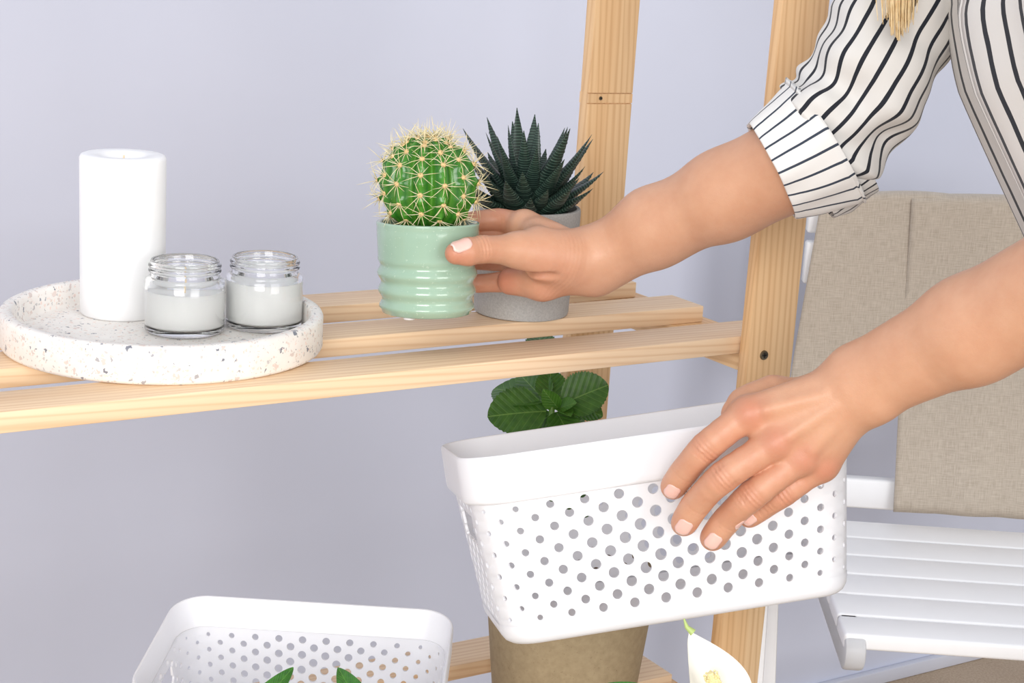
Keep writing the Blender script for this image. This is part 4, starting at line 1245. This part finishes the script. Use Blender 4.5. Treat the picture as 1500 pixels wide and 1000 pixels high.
def catmull(P, per=10):
    P = [V(p) for p in P]; Q = []
    for i in range(len(P)-1):
        p0, p1, p2, p3 = P[max(i-1, 0)], P[i], P[i+1], P[min(i+2, len(P)-1)]
        for k in range(per):
            t_ = k/per; Q.append(.5*((2*p1)+(-p0+p2)*t_+(2*p0-5*p1+4*p2-p3)*t_**2+(-p0+3*p1-3*p2+p3)*t_**3))
    Q.append(P[-1]); return Q
def cloth_tube(name, mat, parent, path, radii, nstripe, disp, around=160, per=16, flat=1.0, uoff=0.0, thick=.0012):
    """sleeve like tube; disp(theta, s, along) gives the fold height. theta = 0 faces the camera"""
    C = catmull(path, per); m = len(C); cum = np.concatenate([[0], np.cumsum([np.linalg.norm(C[i+1]-C[i]) for i in range(m-1)])])
    Rr = np.interp(np.linspace(0, 1, m), np.linspace(0, 1, len(radii)), radii)
    verts, faces, uvs = [], [], []
    for i in range(m):
        T = unit(C[min(i+1, m-1)]-C[max(i-1, 0)]); e = -FW; e = unit(e-(e@T)*T); f_ = np.cross(T, e)
        for k in range(around+1):
            th_ = 2*math.pi*k/around+math.pi; r = Rr[i]+disp(th_, i/(m-1), cum[i])
            verts.append(C[i]+pinv+r*(math.cos(th_)*e*flat+math.sin(th_)*f_)); uvs.append((k/around*nstripe+uoff, cum[i]))
    for i in range(m-1):
        for k in range(around):
            a_ = i*(around+1)+k; faces.append((a_, a_+1, a_+around+2, a_+around+1))
    o = obj(name, new_mesh(verts, faces, 180, uvs), mat, parent)
    sd = o.modifiers.new('s', 'SOLIDIFY'); sd.thickness = thick; sd.offset = -1
    return o
def fold_fn(seed, amp, near, spread):
    def fn(th, s, along):
        w = amp*(.35+math.exp(-((s-near)/spread)**2))
        d = math.sin(th*1.0+along*95+seed)*.8 + .7*math.sin(-2*th+along*150+seed*2.1) + .5*math.sin(th*2+along*230+seed*.7)
        n = mnoise.noise(Vector((math.cos(th)*1.3+seed, math.sin(th)*1.3, along*38)))
        return w*(.55*d + 1.5*n)*min(1, max(0, (s-.03)/.12))
    return fn
blouse = None
slv = [U(1190, 216, 1.211), U(1214, 194, 1.207), U(1243, 160, 1.201), U(1272, 112, 1.196), U(1300, 60, 1.194), U(1340, -20, 1.194), U(1410, -130, 1.196), U(1490, -235, 1.198)]
# torso of the blouse: lofted oval, hanging a little away from the chest
def loft(name, mat, parent, rings, nstripe, around=180, sub=10, amp=.004):
    """rings: (centre, half width across, half depth front-back)"""
    cs = catmull([r[0] for r in rings], sub); m = len(cs); x = np.linspace(0, len(rings)-1, m)
    hw = np.interp(x, range(len(rings)), [r[1] for r in rings]); hd = np.interp(x, range(len(rings)), [r[2] for r in rings])
    verts, faces, uvs = [], [], []
    for i in range(m):
        T = unit(cs[min(i+1, m-1)]-cs[max(i-1, 0)]); fr_ = -right_h; fr_ = unit(fr_-(fr_@T)*T); sd_ = unit(np.cross(T, fr_))
        for k in range(around+1):
            th_ = 2*math.pi*k/around
            g = amp*(math.sin(th_*7+i*.05)+math.sin(th_*11+1.7))*min(1, i/m*2.0)
            c_, s_ = math.cos(th_), math.sin(th_); q = (abs(c_)**2.4+abs(s_)**2.4)**(-1/2.4)
            verts.append(cs[i]+pinv+fr_*(c_*q*hd[i]+g*c_)+sd_*(s_*q*hw[i]+g*s_)); uvs.append((k/around*nstripe, i/m))
    for i in range(m-1):
        for k in range(around):
            a_ = i*(around+1)+k; faces.append((a_, a_+around+1, a_+around+2, a_+1))
    o = obj(name, new_mesh(verts, faces, 180, uvs), mat, parent); sd = o.modifiers.new('s', 'SOLIDIFY'); sd.thickness = .0014; sd.offset = 0
    return o
shm = (shR+shL)/2
def at_px(px, py, d): return U(px, py, d)
blouse = loft('blouse', m_stripe, person, [(neck+upz*.01, .062, .060), (neck-upz*.010, .125, .078), (shm+upz*.008+right_h*.005, .228, .092), (chest+(shm-chest)*.4, .200, .125), (chest, .200, .138), (waist, .185, .140), (hip, .190, .140), (hip-upz*.08+right_h*.01, .192, .14)], 64)
cloth_tube('sleeve', m_stripe, blouse, slv, [.0340, .0420, .0430, .0425, .0435, .046, .052, .058], 21, fold_fn(1.3, .0052, .2, .28))
foldc = camvec(.80, -.55, -.1); fA = U(1200, 244, 1.222)
cloth_tube('cuff_fold', m_stripe, blouse, [fA-foldc*.012, fA, fA+foldc*.014, fA+foldc*.024], [.0365, .0385, .0395, .0380], 30, fold_fn(2.2, .0016, .5, 1.0), per=8)
# rolled cuff of the right sleeve: a turned-up band with soft creases
cdir = camvec(.84, -.50, -.10); cA = U(1131, 248, 1.214)
cA_path = [cA-cdir*.001, cA+cdir*.006+RT*.001, cA+cdir*.020+RT*.003, cA+cdir*.036+RT*.004, cA+cdir*.040+RT*.004]
def cuff_fn(th, s, along): return .0011*math.sin(th*5+1)+.0008*math.sin(th*9+along*60)+.0016*mnoise.noise(Vector((math.cos(th)*2, math.sin(th)*2, along*30)))
cuff = cloth_tube('cuff', m_cuff, blouse, cA_path, [.0375, .0402, .0445, .0495, .0488], 24, cuff_fn, thick=.003, per=6)
# left sleeve and its cuff (beyond the frame)
slL = [U(1605, 396, 1.015), elbL+right_h*.01, elbL+(shL-elbL)*.35, elbL+(shL-elbL)*.7, shL+right_h*.0]
cloth_tube('sleeve', m_stripe, blouse, slL, [.045, .050, .052, .055, .062], 22, fold_fn(4.2, .0026, .2, .3))
lc = unit(U(1560, 415, 1.03)-elbL); c0 = U(1590, 403, 1.02)
cloth_tube('cuff', m_cuff, blouse, [c0+lc*.002, c0-lc*.015, c0-lc*.035, c0-lc*.045], [.044, .047, .048, .047], 24, cuff_fn, thick=.003, per=6)
m_jeans = simple('blue_denim', srgb(86, 104, 134), .9, .12, 500, .2)
F2 = Field(A_.T @ lo, A_, np.array([hi[0]-lo[0], hi[1]-lo[1], 1.05]), .008)
for sgn in (-1, 1):
    kn = hip+lat*.09*sgn-upz*.36; an = V(kn); an[2] = .10
    F2.cone(waist+lat*.05*sgn-upz*.05, hip+lat*.075*sgn, .088, .102, .05); F2.cone(hip+lat*.075*sgn-upz*.02, kn, .092, .066, .03); F2.cone(kn, an, .064, .052, .03)
vv, ff = F2.mesh(); vv = relax(vv, ff, 2)
obj('trousers', new_mesh(vv+pinv, ff, 180), m_jeans, person)
# hair: a cap over the head and long locks falling forward
t = NT('blond_hair'); f = t.noise(t.coord('Object', (1, 1, 1)), 260, 3)
t.set(Base_Color=t.ramp(f, [(.25, srgb(222, 186, 128)), (.75, srgb(250, 228, 184))]), Roughness=.4); m_hair = t.m
F3 = Field(A_.T @ (A_ @ head-.16), A_, np.array([.32, .32, .32]), .006)
F3.cone(head+upz*.028+right_h*.018, head+upz*.03+right_h*.03, .092, .092, .03); F3.cone(head+right_h*.05, head+right_h*.05-upz*.06, .075, .06, .04)
vv, ff = F3.mesh(); keep = ((vv-head) @ right_h > -.062) | ((vv-head) @ upz > .062)
ff = ff[keep[ff].all(1)]
hv, hf = list(vv+pinv), [tuple(q) for q in ff]
ha = Acc(); ha.v, ha.f = hv, hf
rnd = random.Random(7); top = head-right_h*.01+upz*.02-fwd_h*.088
for k in range(260):
    ex = rnd.gauss(1316, 12); ey = rnd.uniform(8, 62)-abs(ex-1316)*.9
    d_ = 1.118+rnd.uniform(-.012, .012)
    end = U(ex, ey, d_); st = top+V((rnd.gauss(0, .02), rnd.gauss(0, .012), rnd.gauss(0, .01)))
    m1 = U(1316+(ex-1316)*1.3+rnd.gauss(0, 4), -110, d_)
    vv_, ff_ = tube_data([p+pinv for p in catmull([st, m1, U((ex-1316)*1.15+1316, (ey-110)*.35, d_), end], 5)], list(np.linspace(.0006, .00025, 16)), 4)
    ha.add(vv_, ff_)
obj('hair', ha.mesh(180), m_hair, person)
